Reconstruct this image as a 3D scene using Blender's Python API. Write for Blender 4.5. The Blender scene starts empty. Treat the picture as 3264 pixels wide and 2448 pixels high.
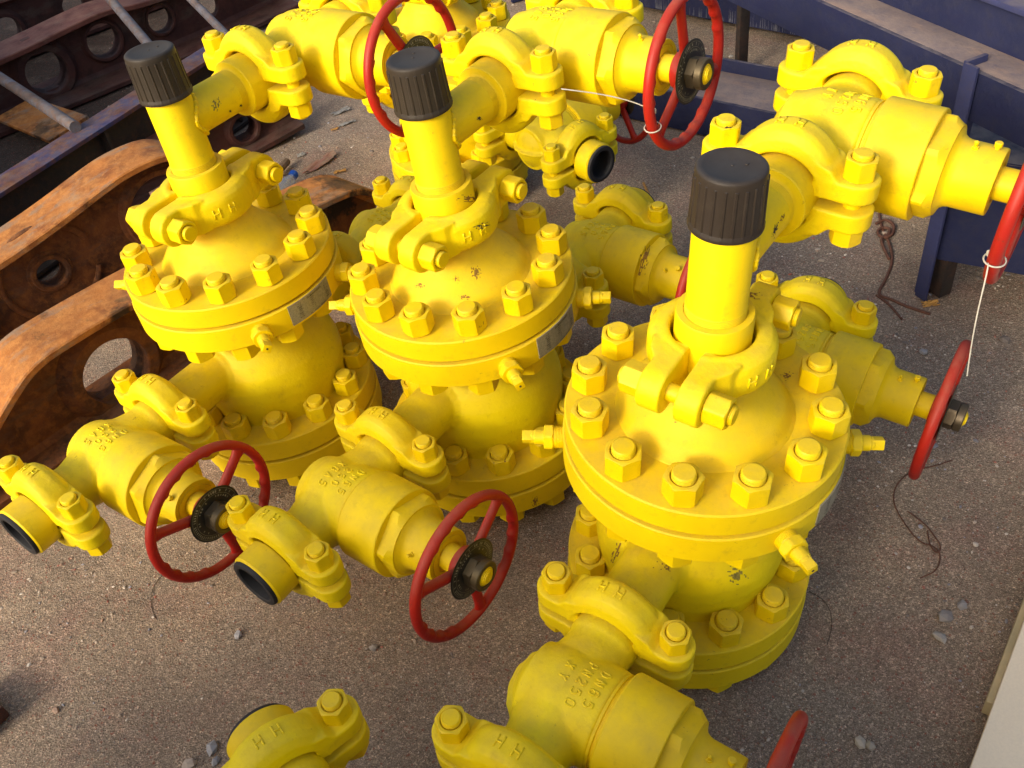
import bpy, bmesh, math, random
from mathutils import Vector, Matrix, noise
from mathutils.bvhtree import BVHTree
PI = math.pi
R = math.radians
random.seed(7)
sc = bpy.context.scene
COL = sc.collection

# ------------------------------------------------------------------ materials
def new_mat(name):
    m = bpy.data.materials.new(name); m.use_nodes = True
    nt = m.node_tree
    return m, nt, nt.nodes['Principled BSDF']

def nd(nt, t, **kw):
    n = nt.nodes.new(t)
    for k, v in kw.items():
        if k.startswith('i_'):
            key = k[2:]
            n.inputs[int(key) if key.isdigit() else key.replace('_', ' ')].default_value = v
        else:
            setattr(n, k, v)
    return n

def coords(nt, rnd=True):
    tc = nd(nt, 'ShaderNodeTexCoord')
    if not rnd:
        return tc.outputs['Object']
    oi = nd(nt, 'ShaderNodeObjectInfo')
    mu = nd(nt, 'ShaderNodeMath', operation='MULTIPLY', i_1=37.0)
    nt.links.new(oi.outputs['Random'], mu.inputs[0])
    ad = nd(nt, 'ShaderNodeVectorMath', operation='ADD')
    nt.links.new(tc.outputs['Object'], ad.inputs[0]); nt.links.new(mu.outputs[0], ad.inputs[1])
    return ad.outputs[0]

def noise_f(nt, vec, scale, detail=4, rough=.55, lo=None, hi=None, a=0., b=1.):
    n = nd(nt, 'ShaderNodeTexNoise', i_Scale=scale, i_Detail=detail, i_Roughness=rough)
    nt.links.new(vec, n.inputs['Vector'])
    if lo is None:
        return n.outputs[0]
    mr = nd(nt, 'ShaderNodeMapRange', i_1=lo, i_2=hi, i_3=a, i_4=b)
    nt.links.new(n.outputs[0], mr.inputs[0])
    return mr.outputs[0]

def mix(nt, fac, c1, c2, blend='MIX'):
    m = nd(nt, 'ShaderNodeMix', data_type='RGBA', blend_type=blend)
    for s, v in ((m.inputs['Factor'], fac), (m.inputs['A'], c1), (m.inputs['B'], c2)):
        if isinstance(v, (int, float)):
            s.default_value = v
        elif isinstance(v, tuple):
            s.default_value = (*v, 1) if len(v) == 3 else v
        else:
            nt.links.new(v, s)
    return m.outputs['Result']

def math_(nt, op, a, b=None):
    m = nd(nt, 'ShaderNodeMath', operation=op)
    for i, v in enumerate((a, b)):
        if v is None: continue
        if isinstance(v, (int, float)): m.inputs[i].default_value = v
        else: nt.links.new(v, m.inputs[i])
    return m.outputs[0]

def bump(nt, bs, hs, dist=.001, strength=1.):
    prev = None
    for h, d, s in hs:
        b = nd(nt, 'ShaderNodeBump', i_Strength=s, i_Distance=d)
        nt.links.new(h, b.inputs['Height'])
        if prev is not None: nt.links.new(prev, b.inputs['Normal'])
        prev = b.outputs[0]
    nt.links.new(prev, bs.inputs['Normal'])

def up_facing(nt, lo=.25, hi=.95):
    g = nd(nt, 'ShaderNodeNewGeometry'); s = nd(nt, 'ShaderNodeSeparateXYZ')
    nt.links.new(g.outputs['Normal'], s.inputs[0])
    mr = nd(nt, 'ShaderNodeMapRange', i_1=lo, i_2=hi, i_3=0., i_4=1.)
    nt.links.new(s.outputs[2], mr.inputs[0])
    return mr.outputs[0]

def painted(name, base, var, dust=(.52, .38, .055), dust_amt=.45, rough=.50, spots=.0, cast=1.0, rustc=(.16, .07, .02), grime=.35, gcol=(.40, .26, .02)):
    m, nt, bs = new_mat(name)
    v = coords(nt)
    c = mix(nt, noise_f(nt, v, 9, 3, .5, .35, .65), base, var)
    if grime:
        oi = nd(nt, 'ShaderNodeObjectInfo')
        c = mix(nt, math_(nt, 'MULTIPLY', oi.outputs['Random'], .35), c, (base[0] * .86, base[1] * .80, base[2]))
        c = mix(nt, noise_f(nt, v, 4.5, 5, .65, .48, .68, 0., .38), c, (base[0] * .80, base[1] * .72, base[2]))
    # settled dust on surfaces that face up
    up = up_facing(nt)
    dn = noise_f(nt, v, 26, 5, .65, .38, .72, .25, 1.)
    f = math_(nt, 'MULTIPLY', math_(nt, 'MULTIPLY', up, dn), dust_amt)
    c = mix(nt, f, c, dust)
    # streaky grime
    g = noise_f(nt, v, 50, 7, .75, .55, .72, 0., grime)
    c = mix(nt, g, c, gcol)
    if spots:
        s = noise_f(nt, v, 60, 6, .8, .67 - spots * .04, .71 - spots * .03)
        big = noise_f(nt, v, 7, 3, .5, .54, .62)
        c = mix(nt, math_(nt, 'MULTIPLY', s, big), c, rustc)
    nt.links.new(c, bs.inputs['Base Color'])
    r = nd(nt, 'ShaderNodeMapRange', i_1=0., i_2=1., i_3=rough, i_4=.85)
    nt.links.new(f, r.inputs[0]); nt.links.new(r.outputs[0], bs.inputs['Roughness'])
    bs.inputs['Specular IOR Level'].default_value = .24
    bump(nt, bs, [(noise_f(nt, v, 22, 3, .6), .0022 * cast, .5), (noise_f(nt, v, 160, 3, .6), .0007 * cast, .5),
                  (noise_f(nt, v, 900, 2, .6), .00025, .5)])
    return m

YC = painted('yellow_paint_casting', (.84, .68, .002), (.80, .60, .001), cast=1.5, spots=1.0, dust_amt=.6)
YM = painted('yellow_paint_machined', (.85, .63, .001), (.80, .58, .001), rough=.52, cast=.6, spots=1.0, dust_amt=.62)
YN = painted('yellow_paint_fastener', (.84, .63, .001), (.78, .56, .001), rough=.42, cast=.6, spots=1.2, dust_amt=.62)
RED = painted('red_paint', (.42, .017, .008), (.30, .015, .010), dust=(.30, .13, .08), dust_amt=.6, rough=.42, cast=.8, spots=1.6, rustc=(.10, .04, .02), gcol=(.30,.05,.02))
BLACKP = painted('black_plastic', (.026, .020, .014), (.040, .031, .021), dust=(.060, .062, .066), dust_amt=.5, rough=.5, cast=.25, gcol=(.06,.05,.035))
RUBBER = painted('black_rubber', (.018, .018, .019), (.03, .03, .03), dust=(.06, .06, .06), dust_amt=.4, rough=.6, cast=.3, gcol=(.04,.04,.035))
BRASS = painted('dull_metal', (.13, .105, .055), (.085, .07, .045), dust=(.22, .18, .11), dust_amt=.4, rough=.42, cast=.4, gcol=(.05,.035,.02))
BRASS.node_tree.nodes['Principled BSDF'].inputs['Metallic'].default_value = .7

def rusty(name, c1, c2, c3, c4, black=.0, dust_amt=.3, dust=(.30, .24, .17)):
    m, nt, bs = new_mat(name)
    v = coords(nt, False)
    c = mix(nt, noise_f(nt, v, 7, 6, .62, .40, .60), c1, c2)
    c = mix(nt, noise_f(nt, v, 45, 5, .7, .45, .65, 0., .7), c, c3)
    st = nd(nt, 'ShaderNodeMapping'); st.inputs['Scale'].default_value = (1, 3, 3)
    nt.links.new(v, st.inputs[0])
    patch = noise_f(nt, st.outputs[0], 5.5, 7, .68, .52, .62)
    c = mix(nt, math_(nt, 'MULTIPLY', patch, .75), c, c4)
    if black:
        c = mix(nt, noise_f(nt, v, 3.2, 6, .7, .56, .62, 0., black), c, (.012, .009, .007))
    up = up_facing(nt, .3, .95)
    c = mix(nt, math_(nt, 'MULTIPLY', math_(nt, 'MULTIPLY', up, noise_f(nt, v, 18, 5, .6, .35, .7)), dust_amt), c, dust)
    nt.links.new(c, bs.inputs['Base Color'])
    bs.inputs['Roughness'].default_value = .72
    bs.inputs['Specular IOR Level'].default_value = .3
    bump(nt, bs, [(noise_f(nt, v, 14, 5, .6), .006, .6), (noise_f(nt, v, 120, 5, .65), .002, .7)])
    return m

ORANGE = rusty('orange_rusted_steel', (.40, .145, .030), (.19, .062, .018), (.50, .215, .055), (.19, .165, .13), black=.9, dust_amt=.35, dust=(.52, .26, .08))
MAROON = rusty('maroon_rusted_steel', (.085, .028, .022), (.14, .05, .038), (.11, .04, .028), (.13, .085, .065), dust_amt=.45, dust=(.27, .15, .105))
STEELR = rusty('grey_rusted_bar', (.12, .125, .15), (.09, .07, .065), (.16, .08, .05), (.14, .15, .19), dust_amt=.3)
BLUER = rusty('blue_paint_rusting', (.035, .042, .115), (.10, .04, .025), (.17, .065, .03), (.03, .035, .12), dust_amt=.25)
BLUE = rusty('dark_blue_paint', (.010, .014, .050), (.014, .018, .058), (.02, .022, .05), (.010, .013, .052), dust_amt=.7, dust=(.22, .19, .18))
BLUED = rusty('dusty_blue_paint', (.15, .12, .125), (.20, .16, .15), (.11, .10, .13), (.24, .17, .14), dust_amt=.6, dust=(.30, .23, .19))
BLUEL = rusty('blue_paint', (.035, .042, .12), (.028, .034, .095), (.04, .04, .085), (.03, .036, .10), dust_amt=.4)
DARK = rusty('dirty_or_shaded_black_steel', (.022, .018, .017), (.035, .026, .022), (.06, .03, .02), (.03, .025, .02), dust_amt=.3)

def simple(name, col, rough=.6, var=.15, scale=30, bumpd=.0, spec=.4, dark=None):
    m, nt, bs = new_mat(name); v = coords(nt, False)
    d = dark or tuple(x * (1 - var) for x in col)
    nt.links.new(mix(nt, noise_f(nt, v, scale, 5, .6, .35, .65), col, d), bs.inputs['Base Color'])
    bs.inputs['Roughness'].default_value = rough; bs.inputs['Specular IOR Level'].default_value = spec
    if bumpd: bump(nt, bs, [(noise_f(nt, v, scale * 4, 4, .6), bumpd, .7)])
    return m

PLATE = simple('grey_metal_plate', (.30, .28, .20), .45, .35, 260)
INK = simple('engraved_mark', (.045, .036, .022), .6)
DIAL = simple('black_dial_plate', (.022, .019, .014), .35, .4, 90)
DIALM = simple('pale_dial_mark', (.30, .27, .18), .5, .5, 300)
WHITEP = simple('white_nylon', (.50, .48, .42), .4, .1)
SLAB = simple('cream_panel', (.84, .73, .54), .5, .06, 260, .0003)
WOOD = simple('pale_plywood', (.60, .48, .27), .7, .25, 14, .0006, dark=(.40, .34, .20))
STICKM = simple('weathered_wood', (.22, .15, .09), .8, .5, 40, .002)
WIREM = simple('rusty_wire', (.15, .065, .04), .8, .4, 60)
HAIRM = simple('dark_fibre', (.05, .035, .025), .8, .3, 60)
BLUECAP = simple('blue_plastic', (.01, .09, .50), .35, .1)
SCRAP = simple('crumpled_scrap', (.30, .29, .26), .5, .35, 60, .001)
LEAF = simple('reddish_leaf', (.24, .10, .07), .7, .5, 25, .001, dark=(.26, .18, .12))
OCHRE = simple('ochre_chip', (.50, .26, .06), .7, .3, 60)

def stone_mat():
    m, nt, bs = new_mat('mixed_stone')
    oi = nd(nt, 'ShaderNodeObjectInfo'); v = coords(nt, False)
    vc = nd(nt, 'ShaderNodeVertexColor', layer_name='tone')
    c = mix(nt, noise_f(nt, v, 300, 4, .6, .35, .65, 0, .45), vc.outputs[0], (.30, .25, .20))
    nt.links.new(c, bs.inputs['Base Color']); bs.inputs['Roughness'].default_value = .85
    return m
STONE = stone_mat()

def ground_mat():
    m, nt, bs = new_mat('gritty_sand'); v = coords(nt, False)
    c = mix(nt, noise_f(nt, v, 2.3, 5, .6, .38, .62), (.245, .200, .152), (.330, .264, .192))
    c = mix(nt, noise_f(nt, v, 1.6, 6, .7, .50, .62, 0, .55), c, (.225, .185, .155))
    c = mix(nt, noise_f(nt, v, 5.5, 5, .65, .50, .66, 0, .5), c, (.275, .180, .145))
    c = mix(nt, noise_f(nt, v, 3.1, 4, .6, .50, .66, 0, .7), c, (.27, .235, .190))
    # shade round the scrap pile on the left, painted in as darker ground
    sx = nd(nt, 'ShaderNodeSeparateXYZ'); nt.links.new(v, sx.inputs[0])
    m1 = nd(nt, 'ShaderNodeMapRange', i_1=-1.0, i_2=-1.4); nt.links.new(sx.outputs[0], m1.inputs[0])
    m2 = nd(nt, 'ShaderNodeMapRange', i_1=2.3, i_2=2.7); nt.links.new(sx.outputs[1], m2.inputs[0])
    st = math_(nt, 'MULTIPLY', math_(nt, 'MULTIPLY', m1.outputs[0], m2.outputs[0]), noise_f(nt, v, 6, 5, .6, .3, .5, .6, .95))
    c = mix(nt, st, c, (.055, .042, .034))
    # grains: every cell is one grain with its own colour
    vo = nd(nt, 'ShaderNodeTexVoronoi', i_Scale=620.); nt.links.new(v, vo.inputs['Vector'])
    vo2 = nd(nt, 'ShaderNodeTexVoronoi', i_Scale=270.); nt.links.new(v, vo2.inputs['Vector'])
    for vv, am in ((vo, .70), (vo2, .42)):
        sp = nd(nt, 'ShaderNodeSeparateColor'); nt.links.new(vv.outputs['Color'], sp.inputs[0])
        cr = nd(nt, 'ShaderNodeValToRGB'); e = cr.color_ramp
        e.elements[0].position = 0; e.elements[0].color = (.42, .40, .40, 1)
        e.elements[1].position = 1; e.elements[1].color = (2.6, 2.5, 2.4, 1)
        k = e.elements.new(.35); k.color = (.85, .82, .80, 1)
        k = e.elements.new(.75); k.color = (1.15, 1.1, 1.05, 1)
        k = e.elements.new(.90); k.color = (1.5, 1.45, 1.45, 1)
        nt.links.new(sp.outputs[0], cr.inputs[0])
        c = mix(nt, am, c, cr.outputs[0], 'MULTIPLY')
        red = math_(nt, 'MULTIPLY', math_(nt, 'GREATER_THAN', sp.outputs[1], .978), .55)
        c = mix(nt, red, c, (.26, .07, .045))
    nt.links.new(c, bs.inputs['Base Color']); bs.inputs['Roughness'].default_value = .95
    bs.inputs['Specular IOR Level'].default_value = .15
    bump(nt, bs, [(noise_f(nt, v, 9, 5, .6), .02, .6), (noise_f(nt, v, 60, 5, .65), .004, .6),
                  (vo2.outputs['Distance'], .0022, .6), (vo.outputs['Distance'], .0012, .6)])
    return m
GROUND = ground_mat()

# ------------------------------------------------------------------ mesh helpers
def finish(name, bm, mat, parent=None, smooth=None, loc=None, recalc=True):
    if recalc: bmesh.ops.recalc_face_normals(bm, faces=bm.faces)
    me = bpy.data.meshes.new(name); bm.to_mesh(me); bm.free()
    return link(name, me, mat, parent, smooth, loc)

def link(name, me, mat, parent=None, smooth=None, loc=None):
    me.name = name
    if mat is not None and not me.materials:
        for m in (mat if isinstance(mat, (list, tuple)) else [mat]): me.materials.append(m)
    if smooth is not None:
        me.polygons.foreach_set('use_smooth', [True] * len(me.polygons))
        if smooth < 179: me.set_sharp_from_angle(angle=R(smooth))
    o = bpy.data.objects.new(name, me); COL.objects.link(o)
    if parent: o.parent = parent
    if loc is not None: o.location = loc
    return o

AX = {'Z': Matrix.Identity(4), 'X': Matrix.Rotation(PI / 2, 4, 'Y'), 'Y': Matrix.Rotation(-PI / 2, 4, 'X')}

def lathe(bm, prof, seg=48, M=None, cap=True, mi=0):
    """prof: list of (r, z), revolved round z, then moved by M."""
    rings = []
    for r, z in prof:
        if r < 1e-6:
            rings.append([bm.verts.new((0, 0, z))])
        else:
            rings.append([bm.verts.new((r * math.cos(2 * PI * i / seg), r * math.sin(2 * PI * i / seg), z)) for i in range(seg)])
    fs = []
    for a, b in zip(rings, rings[1:]):
        for i in range(seg):
            j = (i + 1) % seg
            if len(a) == 1 and len(b) == 1: continue
            if len(a) == 1: fs.append(bm.faces.new((a[0], b[j], b[i])))
            elif len(b) == 1: fs.append(bm.faces.new((a[i], a[j], b[0])))
            else: fs.append(bm.faces.new((a[i], a[j], b[j], b[i])))
    if cap:
        if len(rings[0]) > 1: fs.append(bm.faces.new(list(reversed(rings[0]))))
        if len(rings[-1]) > 1: fs.append(bm.faces.new(rings[-1]))
    for f in fs: f.material_index = mi
    vs = [v for r_ in rings for v in r_]
    if M is not None: bmesh.ops.transform(bm, matrix=M, verts=vs)
    return vs

def box(bm, x0, x1, y0, y1, z0, z1, M=None, bev=0, mi=0):
    vs = [bm.verts.new((x, y, z)) for z in (z0, z1) for x, y in ((x0, y0), (x1, y0), (x1, y1), (x0, y1))]
    fs = [bm.faces.new([vs[i] for i in q]) for q in ((3, 2, 1, 0), (4, 5, 6, 7), (0, 1, 5, 4), (1, 2, 6, 5), (2, 3, 7, 6), (3, 0, 4, 7))]
    for f in fs: f.material_index = mi
    if bev:
        es = list({e for f in fs for e in f.edges})
        r = bmesh.ops.bevel(bm, geom=es, offset=bev, segments=2, affect='EDGES', profile=.6)
        vs = list({v for f in r['faces'] for v in f.verts} | {v for v in vs if v.is_valid})
    if M is not None: bmesh.ops.transform(bm, matrix=M, verts=[v for v in vs if v.is_valid])
    return vs

def prism(bm, pts, z0, z1, M=None):
    a = [bm.verts.new((x, y, z0)) for x, y in pts]; b = [bm.verts.new((x, y, z1)) for x, y in pts]
    n = len(pts)
    bm.faces.new(list(reversed(a))); bm.faces.new(b)
    for i in range(n): bm.faces.new((a[i], a[(i + 1) % n], b[(i + 1) % n], b[i]))
    if M is not None: bmesh.ops.transform(bm, matrix=M, verts=a + b)
    return a + b

def tube(bm, pts, r, seg=6, closed=False, caps=True):
    pts = [Vector(p) for p in pts]; n = len(pts); rings = []
    ref = Vector((0.13, .31, .94)); rad = r if callable(r) else (lambda t: r)
    up = None
    for i, p in enumerate(pts):
        if closed: t = (pts[(i + 1) % n] - pts[i - 1])
        else: t = pts[min(i + 1, n - 1)] - pts[max(i - 1, 0)]
        t = t.normalized() if t.length > 1e-9 else Vector((0, 0, 1))
        if up is None:
            up = ref - t * ref.dot(t)
            if up.length < .1: up = Vector((1, 0, 0)) - t * t.x
        else: up = up - t * up.dot(t)
        up.normalize(); s = t.cross(up)
        rr = rad(i / max(1, n - 1))
        rings.append([bm.verts.new(p + (up * math.cos(2 * PI * k / seg) + s * math.sin(2 * PI * k / seg)) * rr) for k in range(seg)])
    m = n if closed else n - 1
    off = 0
    if closed:
        best = 1e9
        for k in range(seg):
            d = (rings[0][k].co - rings[-1][0].co).length
            if d < best: best, off = d, k
    for i in range(m):
        a, b = rings[i], rings[(i + 1) % n]; sh = off if (closed and i == n - 1) else 0
        for k in range(seg):
            bm.faces.new((a[k], a[(k + 1) % seg], b[(k + 1 + sh) % seg], b[(k + sh) % seg]))
    if not closed and caps:
        bm.faces.new(list(reversed(rings[0]))); bm.faces.new(rings[-1])
    return rings

def arc_pts(c, r, a0, a1, n, f): return [f(c[0] + r * math.cos(a0 + (a1 - a0) * i / n), c[1] + r * math.sin(a0 + (a1 - a0) * i / n)) for i in range(n + 1)]

def remesh(bm, voxel, smooth=4, fac=.5):
    """weld overlapping solids into one cast surface; returns a mesh"""
    bmesh.ops.recalc_face_normals(bm, faces=bm.faces)
    me = bpy.data.meshes.new('tmp'); bm.to_mesh(me); bm.free()
    o = bpy.data.objects.new('tmp', me); COL.objects.link(o)
    m = o.modifiers.new('r', 'REMESH'); m.mode = 'VOXEL'; m.voxel_size = voxel; m.use_smooth_shade = True
    if smooth:
        s = o.modifiers.new('s', 'SMOOTH'); s.iterations = smooth; s.factor = fac
    dg = bpy.context.evaluated_depsgraph_get()
    out = bpy.data.meshes.new_from_object(o.evaluated_get(dg))
    bpy.data.objects.remove(o); bpy.data.meshes.remove(me)
    return out

FONT = {
 'H': [[(0, 0), (0, 1)], [(.62, 0), (.62, 1)], [(0, .5), (.62, .5)]],
 'D': [[(0, 0), (0, 1), (.35, 1), (.6, .75), (.6, .25), (.35, 0), (0, 0)]],
 'N': [[(0, 0), (0, 1), (.6, 0), (.6, 1)]],
 'P': [[(0, 0), (0, 1), (.45, 1), (.6, .85), (.6, .65), (.45, .5), (0, .5)]],
 'X': [[(0, 0), (.6, 1)], [(0, 1), (.6, 0)]],
 'Y': [[(0, 1), (.3, .5), (.6, 1)], [(.3, .5), (.3, 0)]],
 'G': [[(.6, .8), (.45, 1), (.15, 1), (0, .8), (0, .2), (.15, 0), (.45, 0), (.6, .2), (.6, .45), (.35, .45)]],
 'A': [[(0, 0), (.3, 1), (.6, 0)], [(.12, .38), (.48, .38)]],
 '6': [[(.55, .9), (.4, 1), (.15, 1), (0, .8), (0, .2), (.15, 0), (.45, 0), (.6, .15), (.6, .42), (.45, .56), (.15, .56), (0, .42)]],
 '5': [[(.58, 1), (.05, 1), (.02, .58), (.4, .6), (.6, .42), (.6, .18), (.42, 0), (.1, 0), (0, .1)]],
 '2': [[(0, .8), (.12, 1), (.48, 1), (.6, .8), (.6, .62), (0, 0), (.62, 0)]],
 '0': [[(.15, 0), (0, .2), (0, .8), (.15, 1), (.45, 1), (.6, .8), (.6, .2), (.45, 0), (.15, 0)]],
}

def letters(mesh, lines, r, ray_from):
    """raised cast letters: strokes dropped on the surface of mesh. lines: (text, origin(x,y), height, read dir, up dir, pitch)"""
    bm = bmesh.new(); bm.from_mesh(mesh); tree = BVHTree.FromBMesh(bm)
    for txt, o, h, rd, ud, pitch in lines:
        x = 0
        for ch in txt:
            if ch == ' ': x += pitch; continue
            for st in FONT[ch]:
                pts = []
                for (a, b), (c, d) in zip(st, st[1:]):
                    n = 4
                    for i in range(n + (0)):
                        pts.append((a + (c - a) * i / n, b + (d - b) * i / n))
                pts.append(st[-1]); P3 = []
                for a, b in pts:
                    px = o[0] + rd[0] * (x + a * h * .85) + ud[0] * b * h; py = o[1] + rd[1] * (x + a * h * .85) + ud[1] * b * h
                    hit = tree.ray_cast(Vector((px, py, ray_from)), Vector((0, 0, -1)))
                    if hit[0]: P3.append(hit[0] + hit[1] * (r * .35))
                if len(P3) > 1: tube(bm, P3, r, 6)
            x += pitch
    bm.to_mesh(mesh); bm.free()

def chamfer_hex(bm, af, z0, z1, M=None, c=.12, rot=0., top=True, bot=False, mi=0, hole=0):
    """hexagon with the corners turned off like a real nut"""
    R0 = af / math.sqrt(3); seg = 48
    rings = []
    def hexr(t):
        t = (t - rot) % (PI / 3) - PI / 6
        return (af / 2) / math.cos(t)
    h = z1 - z0; zs = []
    n = 3
    cone = af / 2 * 1.0
    def ring(fun_r, fun_z):
        return [bm.verts.new((fun_r(a) * math.cos(a), fun_r(a) * math.sin(a), fun_z(a))) for a in [2 * PI * i / seg for i in range(seg)]]
    dz = lambda a: (hexr(a) - af / 2) * .55
    inner = af / 2 * .97
    rs = []
    if bot:
        rs.append(ring(lambda a: inner, lambda a: z0)); rs.append(ring(hexr, lambda a: z0 + .0006 + dz(a)))
    else: rs.append(ring(hexr, lambda a: z0))
    if top:
        rs.append(ring(hexr, lambda a: z1 - .0006 - dz(a))); rs.append(ring(lambda a: inner, lambda a: z1))
        if hole: rs.append(ring(lambda a: hole + .0012, lambda a: z1)); rs.append(ring(lambda a: hole, lambda a: z1 - .0012)); rs.append(ring(lambda a: hole, lambda a: z1 - .005))
    else: rs.append(ring(hexr, lambda a: z1))
    fs = []
    for a, b in zip(rs, rs[1:]):
        for i in range(seg):
            j = (i + 1) % seg; fs.append(bm.faces.new((a[i], a[j], b[j], b[i])))
    fs.append(bm.faces.new(list(reversed(rs[0])))); fs.append(bm.faces.new(rs[-1]))
    for f in fs: f.material_index = mi
    vs = [v for r_ in rs for v in r_]
    if M is not None: bmesh.ops.transform(bm, matrix=M, verts=vs)

def thread(r, z0, z1, pitch, depth):
    p = []; z = z0
    while z + pitch <= z1 + 1e-9:
        p += [(r, z), (r, z + pitch * .35), (r - depth, z + pitch * .6), (r, z + pitch * .95)]; z += pitch
    return p

# ------------------------------------------------------------------ shared meshes of the manifold unit
def mesh_of(bm, recalc=True):
    if recalc: bmesh.ops.recalc_face_normals(bm, faces=bm.faces)
    me = bpy.data.meshes.new('m'); bm.to_mesh(me); bm.free(); return me

def m_flange_stud(z_under, z_top, rot):
    """stud with a heavy hex nut on both ends, z = 0 at the flange face under the top nut"""
    bm = bmesh.new()
    H = .038
    chamfer_hex(bm, .0505, z_top, z_top + H, rot=rot, hole=.0188, bot=True)
    lathe(bm, [(.0195, z_top + H - .001), (.0195, z_top + H - .004)] , 32) if False else None
    # thread stub
    z = z_top + H
    prof = [(.0165, z - .0052)] + thread(.0172, z - .003, z + .007, .0030, .0012) + [(.0165, z + .0078), (.0150, z + .0092), (0, z + .0098)]
    lathe(bm, prof, 28)
    lathe(bm, [(.0155, z_under), (.0155, z_top)], 20)
    chamfer_hex(bm, .050, z_under - H, z_under, rot=rot + .3, top=False, bot=True)
    z = z_under - H
    lathe(bm, [(.015, z + .002), (.0165, z - .004), (.0140, z - .006), (0, z - .0065)], 24)
    return mesh_of(bm)

def m_clamp(a, ro, ri, w, er, gap, eth, HHh, hi=1.22):
    """two cast halves of a hub clamp. pipe along X, bolts at y=+-a along Z, cast HH on +Z"""
    bm = bmesh.new()
    for s in (1, -1):
        S = Matrix.Diagonal((1, 1, s, 1))
        # arc shell: profile across X rounded, swept in YZ
        n = 28; prof = []
        hw = w / 2
        cs = [(-hw, ri + .004), (-hw, ro - .018), (-hw + .0035, ro - .008), (-hw + .011, ro - .002), (-hw+.02, ro), (hw-.02, ro), (hw - .011, ro - .002), (hw - .0035, ro - .008), (hw, ro - .018), (hw, ri + .004), (hw - .004, ri), (-hw + .004, ri)]
        rings = []
        a0 = math.asin(gap / ro)
        for i in range(n + 1):
            t = a0 + (PI - 2 * a0) * i / n
            rings.append([bm.verts.new((x, r_ * math.cos(t), max(gap, r_ * math.sin(t) * (1 + (hi - 1) * max(0, (r_ - ri - .004) / (ro - ri)))))) for x, r_ in cs])
        vs = [v for q in rings for v in q]
        m = len(cs)
        for p, q in zip(rings, rings[1:]):
            for k in range(m): bm.faces.new((p[k], p[(k + 1) % m], q[(k + 1) % m], q[k]))
        bm.faces.new(rings[0]); bm.faces.new(list(reversed(rings[-1])))
        bmesh.ops.transform(bm, matrix=S, verts=vs)
        for sy in (1, -1):
            # ear: stadium seen from above, blending into the arc
            pts = []
            for k in range(25):
                t = -PI / 2 + PI * k / 24
                pts.append((er * math.sin(t), sy * (a + er * math.cos(t))))
            pts += [(hw * .96, sy * (ro * .72)), (-hw * .96, sy * (ro * .72))]
            if sy < 0: pts = list(reversed(pts))
            vs = prism(bm, pts, gap, gap + eth)
            bmesh.ops.transform(bm, matrix=S, verts=vs)
            # shoulder fillet between ear and arc
            vs = prism(bm, [(ro * .55, gap), (a - er * .55, gap), (a - er * .62, gap + eth), (ro * .86, gap + eth + .014), (ro * .62, gap + eth + .020)], -hw * .93, hw * .93)
            MM = Matrix(((0, 0, 1, 0), (sy, 0, 0, 0), (0, 1, 0, 0), (0, 0, 0, 1)))
            bmesh.ops.transform(bm, matrix=S @ MM, verts=vs)
    me = remesh(bm, .0024, 5, .5)
    h = HHh
    letters(me, [('HH', (h * .5, -h * 1.35 - (.022 if a > .11 else 0)), h, (0, 1), (-1, 0), h * 1.55)], .0015 * h / .0175, .2)
    return me

def m_clamp_bolt(zt, af, nh, rs):
    """bolt along Z through both ears"""
    bm = bmesh.new()
    chamfer_hex(bm, af, zt, zt + nh, rot=.2, hole=rs + .0017, bot=True)
    z = zt + nh
    lathe(bm, [(rs, z - .0052)] + thread(rs + .0004, z - .001, z + .0045, .0022, .0009) + [(rs, z + .005), (rs - .0015, z + .0065), (0, z + .007)], 24)
    lathe(bm, [(rs - .001, -zt - .002), (rs - .001, zt + .002)], 20)
    chamfer_hex(bm, af, -zt - nh * .92, -zt, rot=.5, top=False, bot=True)
    z = -zt - nh * .92
    lathe(bm, [(rs, z + .002), (rs, z - .004), (rs - .002, z - .006), (0, z - .006)], 20)
    return mesh_of(bm)

def m_valve_body(var):
    """pipe along X, stem along +Y, z up; origin on the pipe axis"""
    bm = bmesh.new()
    T = lambda x, y, z: Matrix.Translation((x, y, z))
    # bulb
    lathe(bm, [(0, -.074)] + [(.074 * math.cos(t), .074 * math.sin(t)) for t in [R(d) for d in range(-80, 81, 8)]] + [(0, .074)], 40, T(0, -.004, 0))
    lathe(bm, [(.060, -.058), (.066, -.03), (.071, .0), (.0735, .035), (.0735, .066), (.069, .068)], 48, AX['Y'])
    # run pipes with hub ends
    for s in (1, -1):
        M = AX['X'] if s > 0 else Matrix.Rotation(PI, 4, 'Z') @ AX['X']
        lathe(bm, [(.060, .0), (.062, .035), (.055, .062), (.0505, .082), (.0505, .092), (.0525, .096), (.0525, .128)], 40, M)
    # mould parting ridge round the blind side
    pr = []
    for i in range(33):
        t = PI + PI * i / 32
        rr_ = .0835 + .0035 * noise.noise(Vector((i * .55, 1, 2))); pr.append((rr_ * math.cos(t), -.004 + rr_ * math.sin(t)))
    prism(bm, pr, -.0045, .0045)
    me = remesh(bm, .0027, 5, .5)
    h = .0135
    if var == 0:
        L = [('DN65', (-.030, .040), h, (1, 0), (0, 1), .0165), ('PN250', (-.034, .017), h, (1, 0), (0, 1), .0155), ('XY', (-.016, -.008), h, (1, 0), (0, 1), .019)]
    else:
        L = [('DN65', (-.030, .040), h, (1, 0), (0, 1), .0165), ('250', (-.022, .018), h, (1, 0), (0, 1), .017), ('XGA5', (-.028, -.004), h, (1, 0), (0, 1), .0165)]
    letters(me, L, .00145, .2)
    return me

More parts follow.
